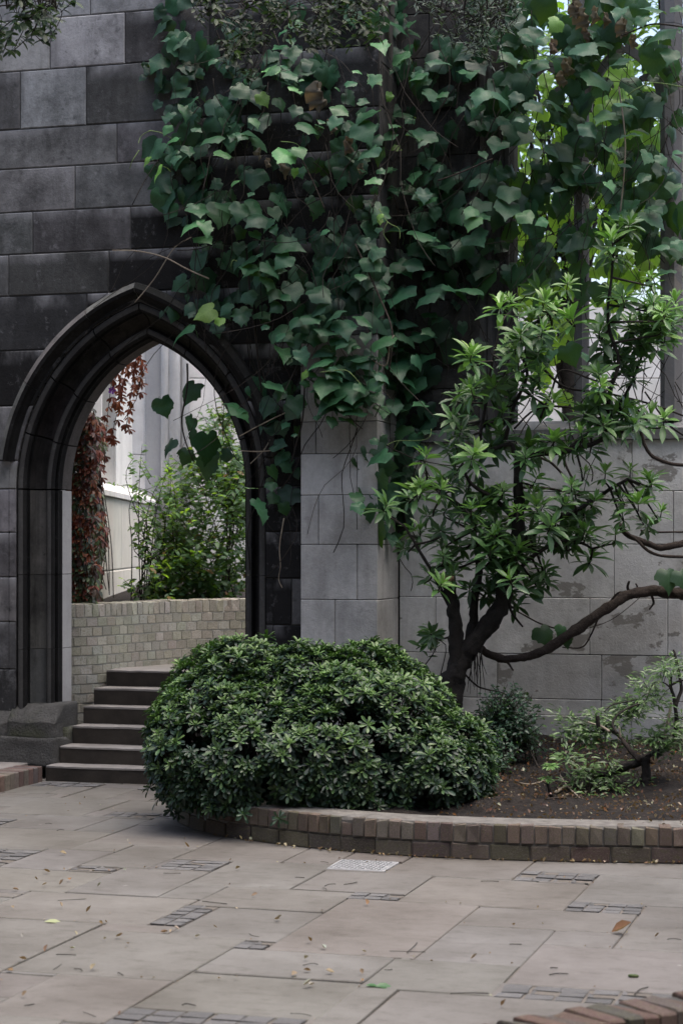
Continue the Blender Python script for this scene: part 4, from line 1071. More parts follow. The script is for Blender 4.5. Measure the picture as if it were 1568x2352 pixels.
for poly, n_ in ((POLY_A, 520), (POLY_A2, 34), (POLY_A3, 10), ([(690,540),(890,540),(890,960),(700,930)], 70), ([(340,340),(470,280),(470,480),(430,560),(385,500)], 26), ([(350,10),(440,0),(440,300),(365,270)], 22)):
    for (x, y) in sample_poly([(890,520),(1110,500),(1095,760),(1010,930),(960,1080),(930,1240),(860,1240),(870,960)], 95) if n_ == 70 else ():
        a, c = leaf_at(x, y, random.uniform(30, 80), random.choice('mddt')); ms.append(a); cs.append(c)
    for (x, y) in sample_poly([(690,690),(890,700),(890,950),(700,920)], 60) if n_ == 70 else ():
        a, c = leaf_at(x, y, random.uniform(30, 78), random.choice('mmddt')); ms.append(a); cs.append(c)
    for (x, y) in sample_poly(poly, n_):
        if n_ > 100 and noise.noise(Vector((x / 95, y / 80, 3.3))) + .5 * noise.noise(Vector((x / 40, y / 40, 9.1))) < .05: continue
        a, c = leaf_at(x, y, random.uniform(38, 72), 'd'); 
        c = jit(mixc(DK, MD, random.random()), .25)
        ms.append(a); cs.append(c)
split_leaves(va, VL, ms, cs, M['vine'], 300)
# dead leaves
dry = [(975,240,90,2.0),(1020,400,60,1.5),(1120,500,70,1.6),(1190,620,50,1.4),(765,620,80,1.2),(660,540,60,1.2),(700,590,50,1.3)]
dm = []
for s in range(3):
    v, f, c, u = vine_leaf(50 + s); v = v.copy(); v[:, 2] = v[:, 2] * 1.6 - 1.5 * np.abs(v[:, 0]) ** 1.2 + .16 * np.sin(v[:, 1] * 17 + s + v[:, 0] * 9); v[:, 0] *= .5 * (1 + .35 * np.sin(v[:, 1] * 11 + s * 2)); v[:, 0] += .1 * np.sin(v[:, 1] * 6 + s)
    dm.append(mesh('dead_leaf', v, f, True, c, u, [M['dry']]))
for x, y, wd, asp in dry:
    X, Yy, Wd = (400 + x / 1.742) / 1.30612, (150 + y / 1.742) / 1.30612, wd / 1.742 / 1.30612
    p = on_v(X, Yy - Wd * asp * .4, -.32); s = Wd * asp / F * p.y * .8
    link('dead_leaf', random.choice(dm), va, None, jit((.16, .14, .11), .25), inv @ mat4(p, (random.uniform(-.5, .5), -1, .2), (random.uniform(-.2, .2), 0, -1), s))
mu = Multi()
stems_in(POLY_A, 170, (.02, .22), mu, inv); stems_in(POLY_A2, 14, (.02, .12), mu, inv, length=(.3, .8)); stems_in(POLY_A3, 12, (.0, .08), mu, inv, length=(.4, .9))
link('stem_tangle', mu.mesh('stem_tangle'), va, M['twig'])['kind'] = 'stuff'
def single(name, parent, inv, pts, v, r, mat, sides=5):
    mu = Multi(); px_tube(mu, inv, pts, v, r, sides); return link(name, mu.mesh(name), parent, M[mat])
for pts, v, r, mt in [([(258,575),(320,577),(380,592),(430,618),(480,640)], -.25, (.004, .006), 'paletwig'), ([(652,1190),(642,1255),(644,1300),(640,1330),(648,1350)], -.12, (.005, .003), 'paletwig'), ([(550,1002),(600,975),(655,948)], -.15, (.004, .005), 'paletwig'), ([(548,1035),(600,1037),(650,1030)], -.12, (.004, .005), 'paletwig'), ([(575,1065),(605,1035),(620,1010)], -.1, .004, 'paletwig'),
    ([(430,835),(430,890),(418,960),(425,1010),(445,1060)], .05, (.008, .005), 'twig'), ([(530,800),(515,920),(512,1010)], .0, .003, 'twig'), ([(565,560),(575,680),(590,800),(600,900)], -.1, .008, 'twig'), ([(700,870),(695,960),(680,1020),(670,1060)], -.22, .006, 'twig'), ([(310,695),(355,640),(400,570),(440,545)], -.12, .004, 'paletwig'),
    ([(690,360),(720,420),(745,480)], -.4, .005, 'vinebark'), ([(880,1240),(930,1200),(890,1100)], .3, .01, 'twig'), ([(815,560),(870,680),(900,760),(893,850)], -.2, .007, 'vinebark'), ([(845,820),(885,840),(895,790),(905,770)], -.3, .006, 'paletwig'), ([(1005,415),(1060,395),(1130,365)], .05, .006, 'vinebark')]:
    single('vine_stem', va, inv, pts, v, r, mt)
for pts, v in [([(885,1025),(910,1013),(960,1012),(985,1005),(990,985)], .0), ([(915,1013),(905,1030),(898,1042)], .0), ([(345,300),(325,312),(318,330)], -.4), ([(345,300),(370,305),(395,318)], -.4), ([(320,345),(305,368),(298,388)], -.4), ([(645,325),(680,330),(700,352)], -.45), ([(870,480),(890,510),(915,525),(918,548)], -.3), ([(890,510),(880,535),(895,560)], -.3), ([(735,855),(790,850),(810,862),(830,885)], -.5), ([(545,600),(535,598),(530,612)], -.4)]:
    single('tendril', va, inv, pts, v, (.0035, .002), 'greentwig')

random.seed(43)
vb = empty('window_vine', 'large-leaved vine screening the window openings at the upper right', 'vine', loc=w2(3.2, .3, 2.6))
inv = parent_matrix(vb).inverted(); ms, cs = [], []
for it in B1 + B2:
    a, c = leaf_at(*it); ms.append(a); cs.append(c)
    if random.random() < .6:
        a, c = leaf_at(it[0] + random.uniform(-40, 40), it[1] + random.uniform(-25, 35), it[2] * random.uniform(.45, .85), random.choice(('m', 'd'))); ms.append(a); cs.append(c)
for (x, y) in sample_poly(POLY_B, 300):
    if noise.noise(Vector((x / 60, y / 55, 5.3))) < -.12: continue
    a, c = leaf_at(x, y, random.uniform(45, 85), 'd', v=random.choice((.30, .40, .5, .55))); ms.append(a); cs.append(jit(mixc(DK, MD, random.random()), .25))
split_leaves(vb, VL, ms, cs, M['vine'], 300)
ms, cs = [], []
for it in BACK:
    a, c = leaf_at(it[0], it[1], it[2], 'y', v=random.uniform(.95, 1.15)); ms.append(a); cs.append(c)
for (x, y) in sample_poly([(1164, 120), (1568, 100), (1568, 720), (1350, 700), (1180, 980)], 150):
    a, c = leaf_at(x, y, random.uniform(40, 75), 'y', v=random.uniform(.95, 1.5)); ms.append(a); cs.append(jit(mixc(LT, YG, random.random()), .2))
split_leaves(vb, VL, ms, cs, M['vineback'], 300, name='backlit_leaf')
for x, y, wd, asp in [(770,20,70,1.4),(860,120,80,1.8),(940,100,60,1.8),(870,250,90,1.2),(620,330,70,1.6),(720,470,70,2.0),(690,560,80,1.4),(1150,190,60,2.2),(1200,290,50,2.0),(800,60,70,1.5),(1000,130,60,1.5)]:
    X, Yy, Wd = (1400 + x / 2.42) / 1.30612, (y / 2.42) / 1.30612, wd / 2.42 / 1.30612
    p = on_v(X, Yy - Wd * asp * .4, .2); s = Wd * asp / F * p.y
    link('dead_leaf', random.choice(dm), vb, None, jit((.17, .14, .10), .2), inv @ mat4(p, (random.uniform(-.5, .5), -1, .2), (random.uniform(-.3, .3), 0, -1), s))
mu = Multi(); stems_in(POLY_B, 90, (-.1, .2), mu, inv); stems_in([(1150,600),(1568,560),(1568,950),(1180,980)], 30, (-.2, .15), mu, inv, (.003, .006), (.4, 1.0))
link('stem_tangle', mu.mesh('stem_tangle'), vb, M['twig'])['kind'] = 'stuff'
for pts, v, r, mt in [([(1240,960),(1265,900),(1290,850),(1360,872),(1420,885)], .40, (.009, .006), 'twig'), ([(1250,850),(1300,890),(1400,905),(1500,930),(1568,955)], .42, (.010, .007), 'twig'), ([(1490,700),(1440,780),(1400,850)], .45, .005, 'twig'), ([(1180,985),(1230,940),(1300,935),(1420,960)], .40, .008, 'twig'), ([(1568,62),(1500,55),(1450,72),(1425,82)], .2, .006, 'vinebark'), ([(1420,200),(1435,340),(1420,520)], .3, .006, 'paletwig'), ([(1568,200),(1500,190),(1460,205),(1440,220)], .1, .004, 'greentwig'), ([(1480,900),(1530,970),(1568,1000)], .4, .007, 'twig')]:
    single('vine_stem', vb, inv, pts, v, r, mt)

# ================================================================== SHRUB TREE ON THE BED
random.seed(51)
TY = 13.35
tree = empty('glossy_leaved_shrub', 'tall open shrub with a forked dark trunk and whorls of bright lance-shaped leaves', 'shrub', loc=at(1040, 1740, TY))
inv = parent_matrix(tree).inverted()
BR = []
def branch(pts, r0, r1, dy=0, name='branch', mat='bark', sides=8):
    q = [at(p[0], p[1], TY + dy + (p[2] if len(p) > 2 else 0)) for p in pts]; sp = smooth_path(q, 6); n = len(sp)
    rad = [r0 + (r1 - r0) * i / (n - 1) for i in range(n)]; v_, f_ = gnarl([inv @ a for a in sp], rad, .20, sides, r0 * 99)
    BR.extend(sp); return link(name, mesh(name, v_, f_, True), tree, M[mat])
branch([(1032,1770),(1035,1650),(1040,1570),(1062,1510),(1112,1448),(1150,1390),(1160,1330),(1178,1275)], .085, .048, name='trunk', sides=10)
branch([(1178,1285),(1190,1180),(1190,1080),(1194,1052)], .048, .028, name='trunk')
branch([(1046,1560),(1046,1480),(1044,1420),(1034,1365),(1022,1330)], .055, .036, name='trunk')
branch([(1070,1520),(1085,1440),(1088,1380),(1100,1300,.1),(1085,1220,.15)], .04, .02, .05)
branch([(1194,1052),(1230,1042),(1290,1038),(1350,1022),(1400,1003),(1440,985)], .024, .012)
branch([(1192,1056),(1180,1035),(1170,1020),(1120,1035),(1085,1050)], .018, .010)
branch([(1385,1005),(1400,900,-.1),(1420,830,-.1),(1395,740,-.1),(1405,620,-.1),(1408,560,-.1)], .016, .007)
branch([(1300,1036),(1420,930,.1),(1480,800,.1),(1500,720,.1)], .014, .007)
branch([(1100,1050),(1105,980),(1120,900),(1130,830),(1150,740)], .014, .006)
branch([(1160,1010),(1180,930),(1210,860),(1190,780),(1260,720),(1330,690)], .014, .006)
branch([(1180,1275),(1240,1210),(1310,1180),(1390,1130),(1440,1100)], .026, .010)
branch([(1175,1290),(1120,1210),(1040,1150),(980,1110)], .024, .009)
branch([(1185,1200),(1140,1150),(1080,1110),(1060,1060)], .018, .008)
branch([(1165,1340),(1220,1280),(1300,1240),(1360,1260)], .018, .008)
branch([(1044,1420),(1000,1330),(960,1260),(930,1210)], .016, .007)
branch([(1165,1330),(1172,1400),(1200,1440)], .012, .006)
for x, y in ((1022, 1328), (1036, 1332)):
    c = at(x, y, TY - .03); v_, f_ = tube_arrays([inv @ c, inv @ (c + Vector((-.02, -.025, .012)))], .03, 8); link('cut_end', mesh('cut_end', v_, f_), tree, M['cutwood'])
WH = zl_((1400, 600), 2.42, [(1050,300,200,2),(240,790,180,2),(560,750,150,2),(760,870,200,2),(960,970,190,1),(1330,800,190,2),(1510,750,150,2),(390,980,170,1),(420,1060,180,1),(480,1380,140,1),(30,1380,140,1),(1380,1060,160,1),(1130,1220,160,1),(1240,900,130,0),(1060,1600,180,0),(870,1540,150,1),(1220,1620,150,1),(1330,1570,170,2),(1200,1060,150,0),(1090,1120,120,0),(520,1100,120,1),(160,1330,150,0),(1480,880,130,1),(290,1300,130,0),(1290,940,140,0),(1000,1080,130,0),(300,1150,120,1),(520,1280,120,1),(1430,820,150,2),(640,790,130,2)])
WH = [(a, b, c_ * 1.6, d) for a, b, c_, d in WH]
WH += zl_((1150, 1250), 1.746, [(470,200,180,2),(430,370,170,1),(190,370,130,2),(130,420,120,1),(110,690,130,0),(330,490,130,0),(480,570,170,1),(620,390,140,2),(600,600,130,1),(780,400,130,2),(870,580,170,1),(1060,620,180,1),(1050,300,90,2),(940,460,130,1),(1100,440,130,1),(1160,300,150,2),(1290,290,150,2),(1330,460,190,2),(1390,330,140,2),(740,900,170,0),(700,700,120,0),(850,850,120,0),(1080,740,170,1),(310,740,120,1),(520,760,110,1),(450,900,110,0),(550,900,120,0),(240,830,120,0),(250,1140,130,0),(560,690,130,0),(960,700,120,0),(1210,620,120,1),(300,600,120,0),(230,520,120,0),(560,490,130,0),(700,500,110,1),(830,480,120,1),(1000,540,130,1),(400,680,120,0),(640,660,120,0),(800,680,120,0),(900,660,120,0),(1450,500,110,2),(1250,520,130,1),(380,300,120,1),(1050,520,120,0),(760,600,120,0)])
ms, cs = [], []; mu = Multi()
for _ in range(80):
    q = random.choice(BR[20:]); x = 784 + q.x / q.y * F + random.uniform(-55, 55); y = HORIZON - (q.z - H) / q.y * F + random.uniform(-70, 30)
    if y < 1400: WH.append((x, y, random.uniform(62, 80), random.choice((0, 0, 1, 1))))
CROWN = [(930,1100),(1010,870),(1110,700),(1180,660),(1400,530),(1560,680),(1560,900),(1530,1200),(1380,1300),(1330,1240),(1280,1330),(1180,1390),(1100,1310),(990,1390),(900,1250)]
for (x, y) in sample_poly(CROWN, 120):
    if noise.noise(Vector((x / 70, y / 70, 1.7))) < -.05: continue
    WH.append((x, y, random.uniform(52, 82), random.choice((0, 1, 1, 2) if y > 1000 else (1, 2, 2))))
TC = [((.026, .060, .028), (.065, .135, .05)), ((.048, .110, .045), (.135, .26, .08)), ((.085, .19, .06), (.29, .46, .14))]
for (x, y, wd, tn) in WH:
    dy = random.uniform(-.38, .30) if tn else random.uniform(-.1, .35)
    c = at(x, y, TY + dy); near = min(BR, key=lambda q: (q - c).length); L = wd / F * TY * random.uniform(.56, .72)
    ax = Vector((random.uniform(-.5, .5), random.uniform(-.75, .1), 1)).normalized()
    if tn == 0: ax = Vector((random.uniform(-.6, .6), random.uniform(-.9, .1), random.uniform(-.2, .7))).normalized()
    mu.tube([inv @ q for q in smooth_path([near, near.lerp(c, .6) + Vector((0, 0, -.03)), c - ax * .05, c + ax * .02], 4)], [.009 - .0005 * k for k in range(13)], 5)
    a = ax.orthogonal().normalized(); b = ax.cross(a)
    for layer, (nl, ang, sc_, lo) in enumerate(((5, 32, .62, .02), (7, 66, 1.0, .0), (6, 98, 1.02, -.035))):
        if tn == 2 and layer == 0: nl = 8
        nl = max(3, nl + random.choice((-2, -1, 0, 0, 1)))
        for k in range(nl):
            ph = 2 * math.pi * (k + random.uniform(-.3, .3)) / nl + layer * .4; rd = a * math.cos(ph) + b * math.sin(ph)
            an = R(ang + random.uniform(-22, 22)); d = ax * math.cos(an) + rd * math.sin(an); nrm = ax * math.sin(an) - rd * math.cos(an)
            nrm = nrm + Vector([random.uniform(-.25, .25) for _ in range(3)])
            d.z -= .12 * layer
            ms.append((mat4(c + ax * lo + rd * .008, nrm, d, L * sc_ * random.uniform(.78, 1.12)), 0))
            cs.append(jit(mixc(TC[tn][0], TC[tn][1], (1.0, .55, .1)[layer] * random.uniform(.6, 1.1)), .15))
link('twig', mu.mesh('twig'), tree, M['twig'])['kind'] = 'stuff'
split_leaves(tree, LANC, ms, cs, M['tree'], 300, key=lambda i: ms[i][0].translation.y)
# beard of roots below the fork
mu = Multi()
for _ in range(16):
    c = at(1092 + random.uniform(-16, 16), 1488 + random.uniform(-8, 8), TY - .03); k = random.uniform(-.03, .035); mu.tube([inv @ q for q in (c, c + Vector((k * .6, random.uniform(-.03, .02), -.13)), c + Vector((k + random.uniform(-.02, .02), 0, -.18 - random.random() * .16)))], [.0035, .003, .0015], 3)
link('hanging_roots', mu.mesh('hanging_roots'), tree, M['bark'])

# woody climber stems on the wall
random.seed(53)
wcb = empty('woody_climber', 'thick bare woody stem sweeping up the wall right of the shrub trunk', 'climber', loc=at(1105, 1500, 13.6))
inv = parent_matrix(wcb).inverted()
def wstem(pts, r0, r1, Y0, Y1, parent, inv, name='stem', mat='vinebark', amp=.22):
    n0 = len(pts); q = [at(p[0], p[1], Y0 + (Y1 - Y0) * i / (n0 - 1)) for i, p in enumerate(pts)]; sp = smooth_path(q, 7); n = len(sp)
    v_, f_ = gnarl([inv @ a for a in sp], [r0 + (r1 - r0) * i / (n - 1) for i in range(n)], amp, 9, r0 * 50); return link(name, mesh(name, v_, f_, True), parent, M[mat])
wstem([(1090,1480),(1115,1500),(1150,1513),(1200,1510),(1260,1488),(1330,1440),(1400,1392),(1445,1365),(1500,1358),(1568,1364),(1640,1372)], .026, .042, 13.5, 13.95, wcb, inv)
wstem([(1445,1365),(1420,1362),(1395,1390),(1375,1412)], .012, .006, 13.9, 13.95, wcb, inv, 'side_twig')
wstem([(1448,1362),(1440,1350),(1444,1335)], .012, .007, 13.88, 13.85, wcb, inv, 'side_twig')
wstem([(1455,1362),(1462,1350),(1458,1340)], .009, .005, 13.88, 13.86, wcb, inv, 'side_twig')
wstem([(1495,1368),(1500,1385),(1490,1400)], .010, .005, 13.9, 13.85, wcb, inv, 'side_twig')
wstem([(1375,1412),(1330,1440),(1300,1448),(1240,1432),(1180,1400)], .008, .005, 13.9, 13.8, wcb, inv, 'side_twig')
wstem([(1375,1415),(1350,1470),(1330,1488),(1290,1486)], .007, .004, 13.8, 13.8, wcb, inv, 'side_twig')
wstem([(1160,1514),(1170,1528),(1178,1540)], .012, .005, 13.6, 13.55, wcb, inv, 'side_twig')
wstem([(1064,1545),(1100,1578),(1150,1590),(1172,1602)], .007, .004, 13.5, 13.7, wcb, inv, 'side_twig')
wstem([(1480,1362),(1400,1425),(1300,1455)], .003, .003, 13.95, 13.8, wcb, inv, 'side_twig')
wl = [(1240,1460,45,M_),(1295,1470,30,D_),(1530,1330,50,M_),(1560,1330,45,M_),(1290,1448,25,L_)]
for x, y, wd, k in wl:
    p = at(x, y, 13.75); s = wd / F * 13.75; c = {'m': (.035, .08, .042), 'd': DK, 'l': LT}[k]
    link('leaf', bpy.data.meshes['leaf'], wcb, None, c, inv @ mat4(p + Vector((0, 0, s * .4)), (random.uniform(-.3, .3), -.8, .6), (random.uniform(-.5, .5), 0, -1), s)) if False else link('leaf', mesh('leaf', *[VL[2][0], VL[2][1]], True, VL[2][2], VL[2][3], [M['vine']]), wcb, None, c, inv @ mat4(p + Vector((0, 0, s * .4)), (random.uniform(-.3, .3), -.8, .6), (random.uniform(-.5, .5), 0, -1), s))
wc2 = empty('woody_climber', 'bare woody stems crossing the wall at the right edge below the window', 'climber', loc=at(1568, 1250, 13.9)); inv = parent_matrix(wc2).inverted()
wstem([(1420,1205),(1440,1228),(1480,1245),(1515,1258),(1568,1246),(1640,1225)], .018, .026, 13.8, 13.95, wc2, inv)
wstem([(1425,1215),(1460,1240),(1500,1272),(1568,1280),(1640,1285)], .012, .010, 13.8, 13.9, wc2, inv)
wstem([(1470,1218),(1500,1222),(1568,1222),(1640,1218)], .007, .007, 13.9, 13.95, wc2, inv)
wstem([(1470,990),(1485,1035),(1520,1060),(1568,1068),(1640,1060)], .012, .014, 13.9, 13.95, wc2, inv)
wstem([(1200,1040),(1260,1060),(1310,1110),(1350,1150)], .010, .008, 13.9, 13.9, wc2, inv)
wstem([(1190,1120),(1260,1122),(1340,1140),(1420,1150)], .010, .007, 13.95, 13.9, wc2, inv)
wstem([(1280,1000),(1295,1060),(1320,1110)], .012, .008, 13.95, 13.9, wc2, inv)

# ================================================================== ROUNDED BUSH
random.seed(61)
bush = empty('rounded_bush', 'dense rounded evergreen bush with glossy leaves spilling over the planter kerb', 'bush', loc=(-.1, 12.5, .2)); inv = parent_matrix(bush).inverted()
LOB = [(-.62, 12.65, .56, .50, .70, .56), (.18, 12.45, .50, .54, .78, .575), (-.88, 12.35, .44, .33, .48, .42), (.53, 12.15, .38, .36, .55, .35), (-.05, 12.08, .43, .78, .44, .42), (-.55, 12.10, .42, .42, .40, .38), (-.25, 12.6, .56, .45, .65, .545)]
ms, cs = [], []; mu = Multi()
def inside(p, skip, k):
    for i, l in enumerate(LOB):
        if i == skip: continue
        if ((p.x - l[0]) / l[3]) ** 2 + ((p.y - l[1]) / l[4]) ** 2 + ((p.z - l[2]) / l[5]) ** 2 < k: return True
    return False
def rosette(c, ax, s, tip, dark):
    a = ax.orthogonal().normalized(); b = ax.cross(a)
    for layer, (nl, ang, sc_) in enumerate(((5, 28, .50), (6, 62, .9), (6, 95, 1.05))):
        for k in range(nl):
            ph = 2 * math.pi * (k + random.uniform(-.3, .3)) / nl + layer * .5; rd = a * math.cos(ph) + b * math.sin(ph)
            an = R(ang + random.uniform(-15, 15)); d = ax * math.cos(an) + rd * math.sin(an); nrm = ax * math.sin(an) - rd * math.cos(an) + Vector([random.uniform(-.2, .2) for _ in range(3)])
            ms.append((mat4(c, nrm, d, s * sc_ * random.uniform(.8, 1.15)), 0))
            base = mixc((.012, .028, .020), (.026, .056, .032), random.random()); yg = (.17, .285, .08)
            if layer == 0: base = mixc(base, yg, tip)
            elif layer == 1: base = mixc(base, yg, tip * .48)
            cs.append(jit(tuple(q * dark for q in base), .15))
tries = 0; nr = 0
area = [l[3] * l[5] + l[3] * l[4] for l in LOB]
while nr < 2300 and tries < 30000:
    tries += 1; li = random.choices(range(len(LOB)), area)[0]; l = LOB[li]
    d = Vector([random.gauss(0, 1) for _ in range(3)]).normalized()
    if d.y > .55 and random.random() < .7: continue
    p0 = Vector((l[0] + d.x * l[3], l[1] + d.y * l[4], l[2] + d.z * l[5]))
    k = 1 + noise.noise(p0 * 3.0) * .20 + noise.noise(p0 * 8) * .09 + random.uniform(-.06, .03) + (random.uniform(.03, .10) if random.random() < .06 else 0)
    p = Vector((l[0] + d.x * l[3] * k, l[1] + d.y * l[4] * k, l[2] + d.z * l[5] * k))
    if p.z < .17 or inside(p, li, .93): continue
    if noise.noise(p0 * 5.5 + Vector((7, 0, 0))) < -.30 and d.z < .75: continue
    nrm = Vector((d.x / l[3], d.y / l[4], d.z / l[5])).normalized()
    ax = (nrm * .75 + Vector((0, 0, .65)) + Vector([random.uniform(-.35, .35) for _ in range(3)])).normalized()
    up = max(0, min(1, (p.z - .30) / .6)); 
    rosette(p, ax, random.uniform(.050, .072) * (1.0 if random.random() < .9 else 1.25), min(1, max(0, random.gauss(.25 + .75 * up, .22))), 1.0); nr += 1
    if nr % 3 == 0:
        cc = Vector((l[0], l[1], max(.25, l[2] - .15))); mu.tube([inv @ q for q in (cc.lerp(p, .35), cc.lerp(p, .7) + Vector((0, 0, -.02)), p)], [.008, .005, .003], 4)
for _ in range(520):      # inner leaves, slightly darkened: crown shade put into the colour
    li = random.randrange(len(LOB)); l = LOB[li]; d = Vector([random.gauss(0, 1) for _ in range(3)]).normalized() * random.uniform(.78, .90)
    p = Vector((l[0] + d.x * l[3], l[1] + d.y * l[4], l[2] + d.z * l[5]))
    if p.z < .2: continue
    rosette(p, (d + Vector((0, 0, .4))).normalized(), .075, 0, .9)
for k in range(9):       # stray lower shoots over the kerb
    x, y = [(385, 1830), (400, 1850), (410, 1870), (395, 1860), (640, 1880), (700, 1890), (560, 1870), (830, 1880), (840, 1885)][k]
    p = at(x, y, 12.2 if x < 420 else 11.55); rosette(p, Vector((-.3, -.7, .3)).normalized(), .055, .1, 1.0)
link('stem', mu.mesh('stem'), bush, M['twig'])['kind'] = 'stuff'
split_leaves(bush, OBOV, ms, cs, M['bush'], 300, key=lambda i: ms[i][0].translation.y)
# rusty ring stake
st = empty('ring_stake', 'rusty iron stake topped with a ring standing in the bush', 'stake', loc=at(822, 1700, 12.35)); inv = parent_matrix(st).inverted()
rc = at(822, 1516, 12.35); pts = [inv @ (rc + Vector((math.cos(a) * .026, math.sin(a) * .01, math.sin(a) * .037))) for a in [i / 20 * 2 * math.pi for i in range(21)]]
link('ring', mesh('ring', *tube_arrays(pts, .0055, 8), True), st, M['rust'])
link('rod', mesh('rod', *tube_arrays([inv @ (rc + Vector((0, 0, -.036))), inv @ (rc + Vector((.005, 0, -.9)))], .006, 8), True), st, M['rust'])

# ================================================================== STRAGGLY PRUNED SHRUB
random.seed(71)
def z7(x, y): return ((1500 + x / 2.861) / 1.30612, (1950 + y / 2.861) / 1.30612)
PY = 12.25
pr = empty('pruned_shrub', 'straggly pruned shrub with a crooked bare stem and tufts of small leaves at the right', 'shrub', loc=at(*z7(1250, 1180), PY)); inv = parent_matrix(pr).inverted(); PB = []
def pbranch(pts, r0, r1, dy=0, name='branch', mat='bark'):
    n0 = len(pts); q = [at(*z7(p[0], p[1]), PY + dy * i / (n0 - 1)) for i, p in enumerate(pts)]; sp = smooth_path(q, 6); n = len(sp); PB.extend(sp)
    v_, f_ = gnarl([inv @ a for a in sp], [r0 + (r1 - r0) * i / (n - 1) for i in range(n)], .16, 8, r1 * 90); link(name, mesh(name, v_, f_, True), pr, M[mat])
pbranch([(1250,1210),(1245,1130),(1255,1050),(1235,960)], .032, .028, name='trunk')
pbranch([(1320,940),(1240,950),(1120,985),(1000,1035),(880,1070),(800,1105)], .026, .022, .1)
pbranch([(1200,950),(1150,900),(1080,820),(1040,760),(990,715),(930,700)], .016, .012, .25, mat='vinebark')
pbranch([(1030,750),(1022,710),(1020,665)], .007, .005, .0, mat='paletwig')
pbranch([(1270,940),(1340,880),(1420,800),(1500,730),(1580,690)], .030, .026, .4)
pbranch([(1490,740),(1510,620),(1500,520),(1490,420),(1460,320),(1460,230)], .014, .009, .1)
pbranch([(1500,480),(1530,400),(1550,320),(1530,200),(1500,50),(1480,0)], .013, .008, .1)
pbranch([(1405,760),(1430,640),(1465,450)], .011, .009, .1, mat='paletwig')
pbranch([(1470,300),(1520,270),(1568,260)], .008, .006)
pbranch([(840,660),(835,610),(830,565)], .013, .012, .0)
pbranch([(930,700),(870,660),(820,640),(750,620)], .009, .005, .1, mat='paletwig')
pbranch([(890,530),(960,470),(1100,440),(1190,420)], .005, .003, .1, mat='twig')
pbranch([(1460,330),(1400,280),(1310,280)], .005, .003, .0, mat='twig')
pbranch([(1000,715),(960,640),(1000,560),(1090,500),(1200,460),(1300,420)], .009, .005, .2, mat='twig')
v_, f_ = tube_arrays([inv @ at(*z7(1300, 942), PY), inv @ at(*z7(1318, 938), PY - .02)], .022, 8); link('cut_end', mesh('cut_end', v_, f_), pr, M['cutwood'])
CL = [(540,580),(670,640),(640,680),(810,550),(930,600),(1010,560),(1100,470),(1170,450),(1150,510),(1220,310),(1225,270),(1330,400),(1360,440),(1440,180),(1500,130),(1380,180),(800,760),(900,770),(590,930),(560,910),(740,1010),(920,970),(720,1100),(980,1190),(770,1290),(740,1260),(1310,760),(1350,800),(1460,620),(1480,800),(1080,760),(1180,1100),(1000,620),(700,720),(850,680),(1250,430),(530,710),(1040,520),(1130,540),(760,1050),(950,1100),(620,1130),(780,700),(740,760),(870,620),(1060,470),(1290,370),(1200,520),(900,1080),(1440,870),(1400,760),(1260,760),(1450,680),(1540,150),(1420,150),(1570,600),(1560,780)]
ms, cs = [], []; mu = Multi()
for x, y in CL:
    ground = (y > 980 or (x < 700 and y > 880))
    c = at(*z7(x, y), PY + random.uniform(-.1, .12) + (.3 if y < 800 and x < 1250 else 0)); near = min(PB, key=lambda q: (q - c).length)
    mu.tube([inv @ q for q in smooth_path([near, near.lerp(c, .5) + Vector((0, 0, .01)), c], 3)], .003, 3)
    for k in range(46):
        o = Vector([random.gauss(0, 1) for _ in range(3)]); o = Vector((o.x * .035, o.y * .035, o.z * .028)); d = (o.normalized() + Vector((0, 0, .5))).normalized()
        ms.append((mat4(c + o, Vector((random.uniform(-.7, .7), random.uniform(-1, .2), 1)), d, random.uniform(.034, .060)), 0)); cs.append(jit(mixc((.035, .072, .025), (.12, .21, .06), random.random() ** 1.2), .15))
link('twig', mu.mesh('twig'), pr, M['twig'])['kind'] = 'stuff'
split_leaves(pr, LANC, ms, cs, M['tree'], 300, key=lambda i: ms[i][0].translation.y)
# small cut seedling and dead branch pieces
sd_ = empty('cut_seedling', 'short cut stem with a tuft of green leaves low in the soil', 'plant', loc=at(*z7(430, 1250), 12.05)); inv = parent_matrix(sd_).inverted()
v_, f_ = gnarl([inv @ at(*z7(a, b), 12.05) for a, b in ((435, 1260), (420, 1200), (400, 1140))], [.013, .012, .010], .2); link('stem', mesh('stem', v_, f_, True), sd_, M['bark'])
ms, cs = [], []
for x, y in ((395, 1110), (420, 1005), (440, 1000)):
    c = at(*z7(x, y), 12.05)
    for k in range(30):
        d = Vector([random.gauss(0, 1) for _ in range(3)]).normalized(); d.z = abs(d.z); ms.append((mat4(c + d * .01, (random.uniform(-.5, .5), -.3, 1), d, random.uniform(.03, .05)), 0)); cs.append(jit((.10, .2, .05), .25))
split_leaves(sd_, LANC, ms, cs, M['tree'], 300)
def ground_stick(name, label, pts, r, mat):
    q = [on_z(*z7(*p), .22) for p in pts]
    for k in q: k.z = soil_z(k) + r * .8 + .006
    mu = Multi(); mu.tube(smooth_path(q, 5), r, 6); return tag(link(name, mu.mesh(name), None, M[mat]), label, 'stick')
ground_stick('dead_stick', 'pale thick broken stick lying by the cut stem on the soil', [(470, 1240), (530, 1222), (590, 1215)], .011, 'paletwig')
ground_stick('dead_stick', 'long thin pale twig lying on the soil near the bush', [(150, 1195), (250, 1208), (360, 1195), (420, 1180)], .005, 'paletwig')
ground_stick('dead_stick', 'thin bent twig lying right of the cut stem on the soil', [(510, 1165), (580, 1215), (680, 1275)], .005, 'paletwig')
ground_stick('dead_stick', 'dark straight stick lying on the soil towards the kerb', [(380, 1312), (470, 1308), (570, 1305)], .006, 'vinebark')
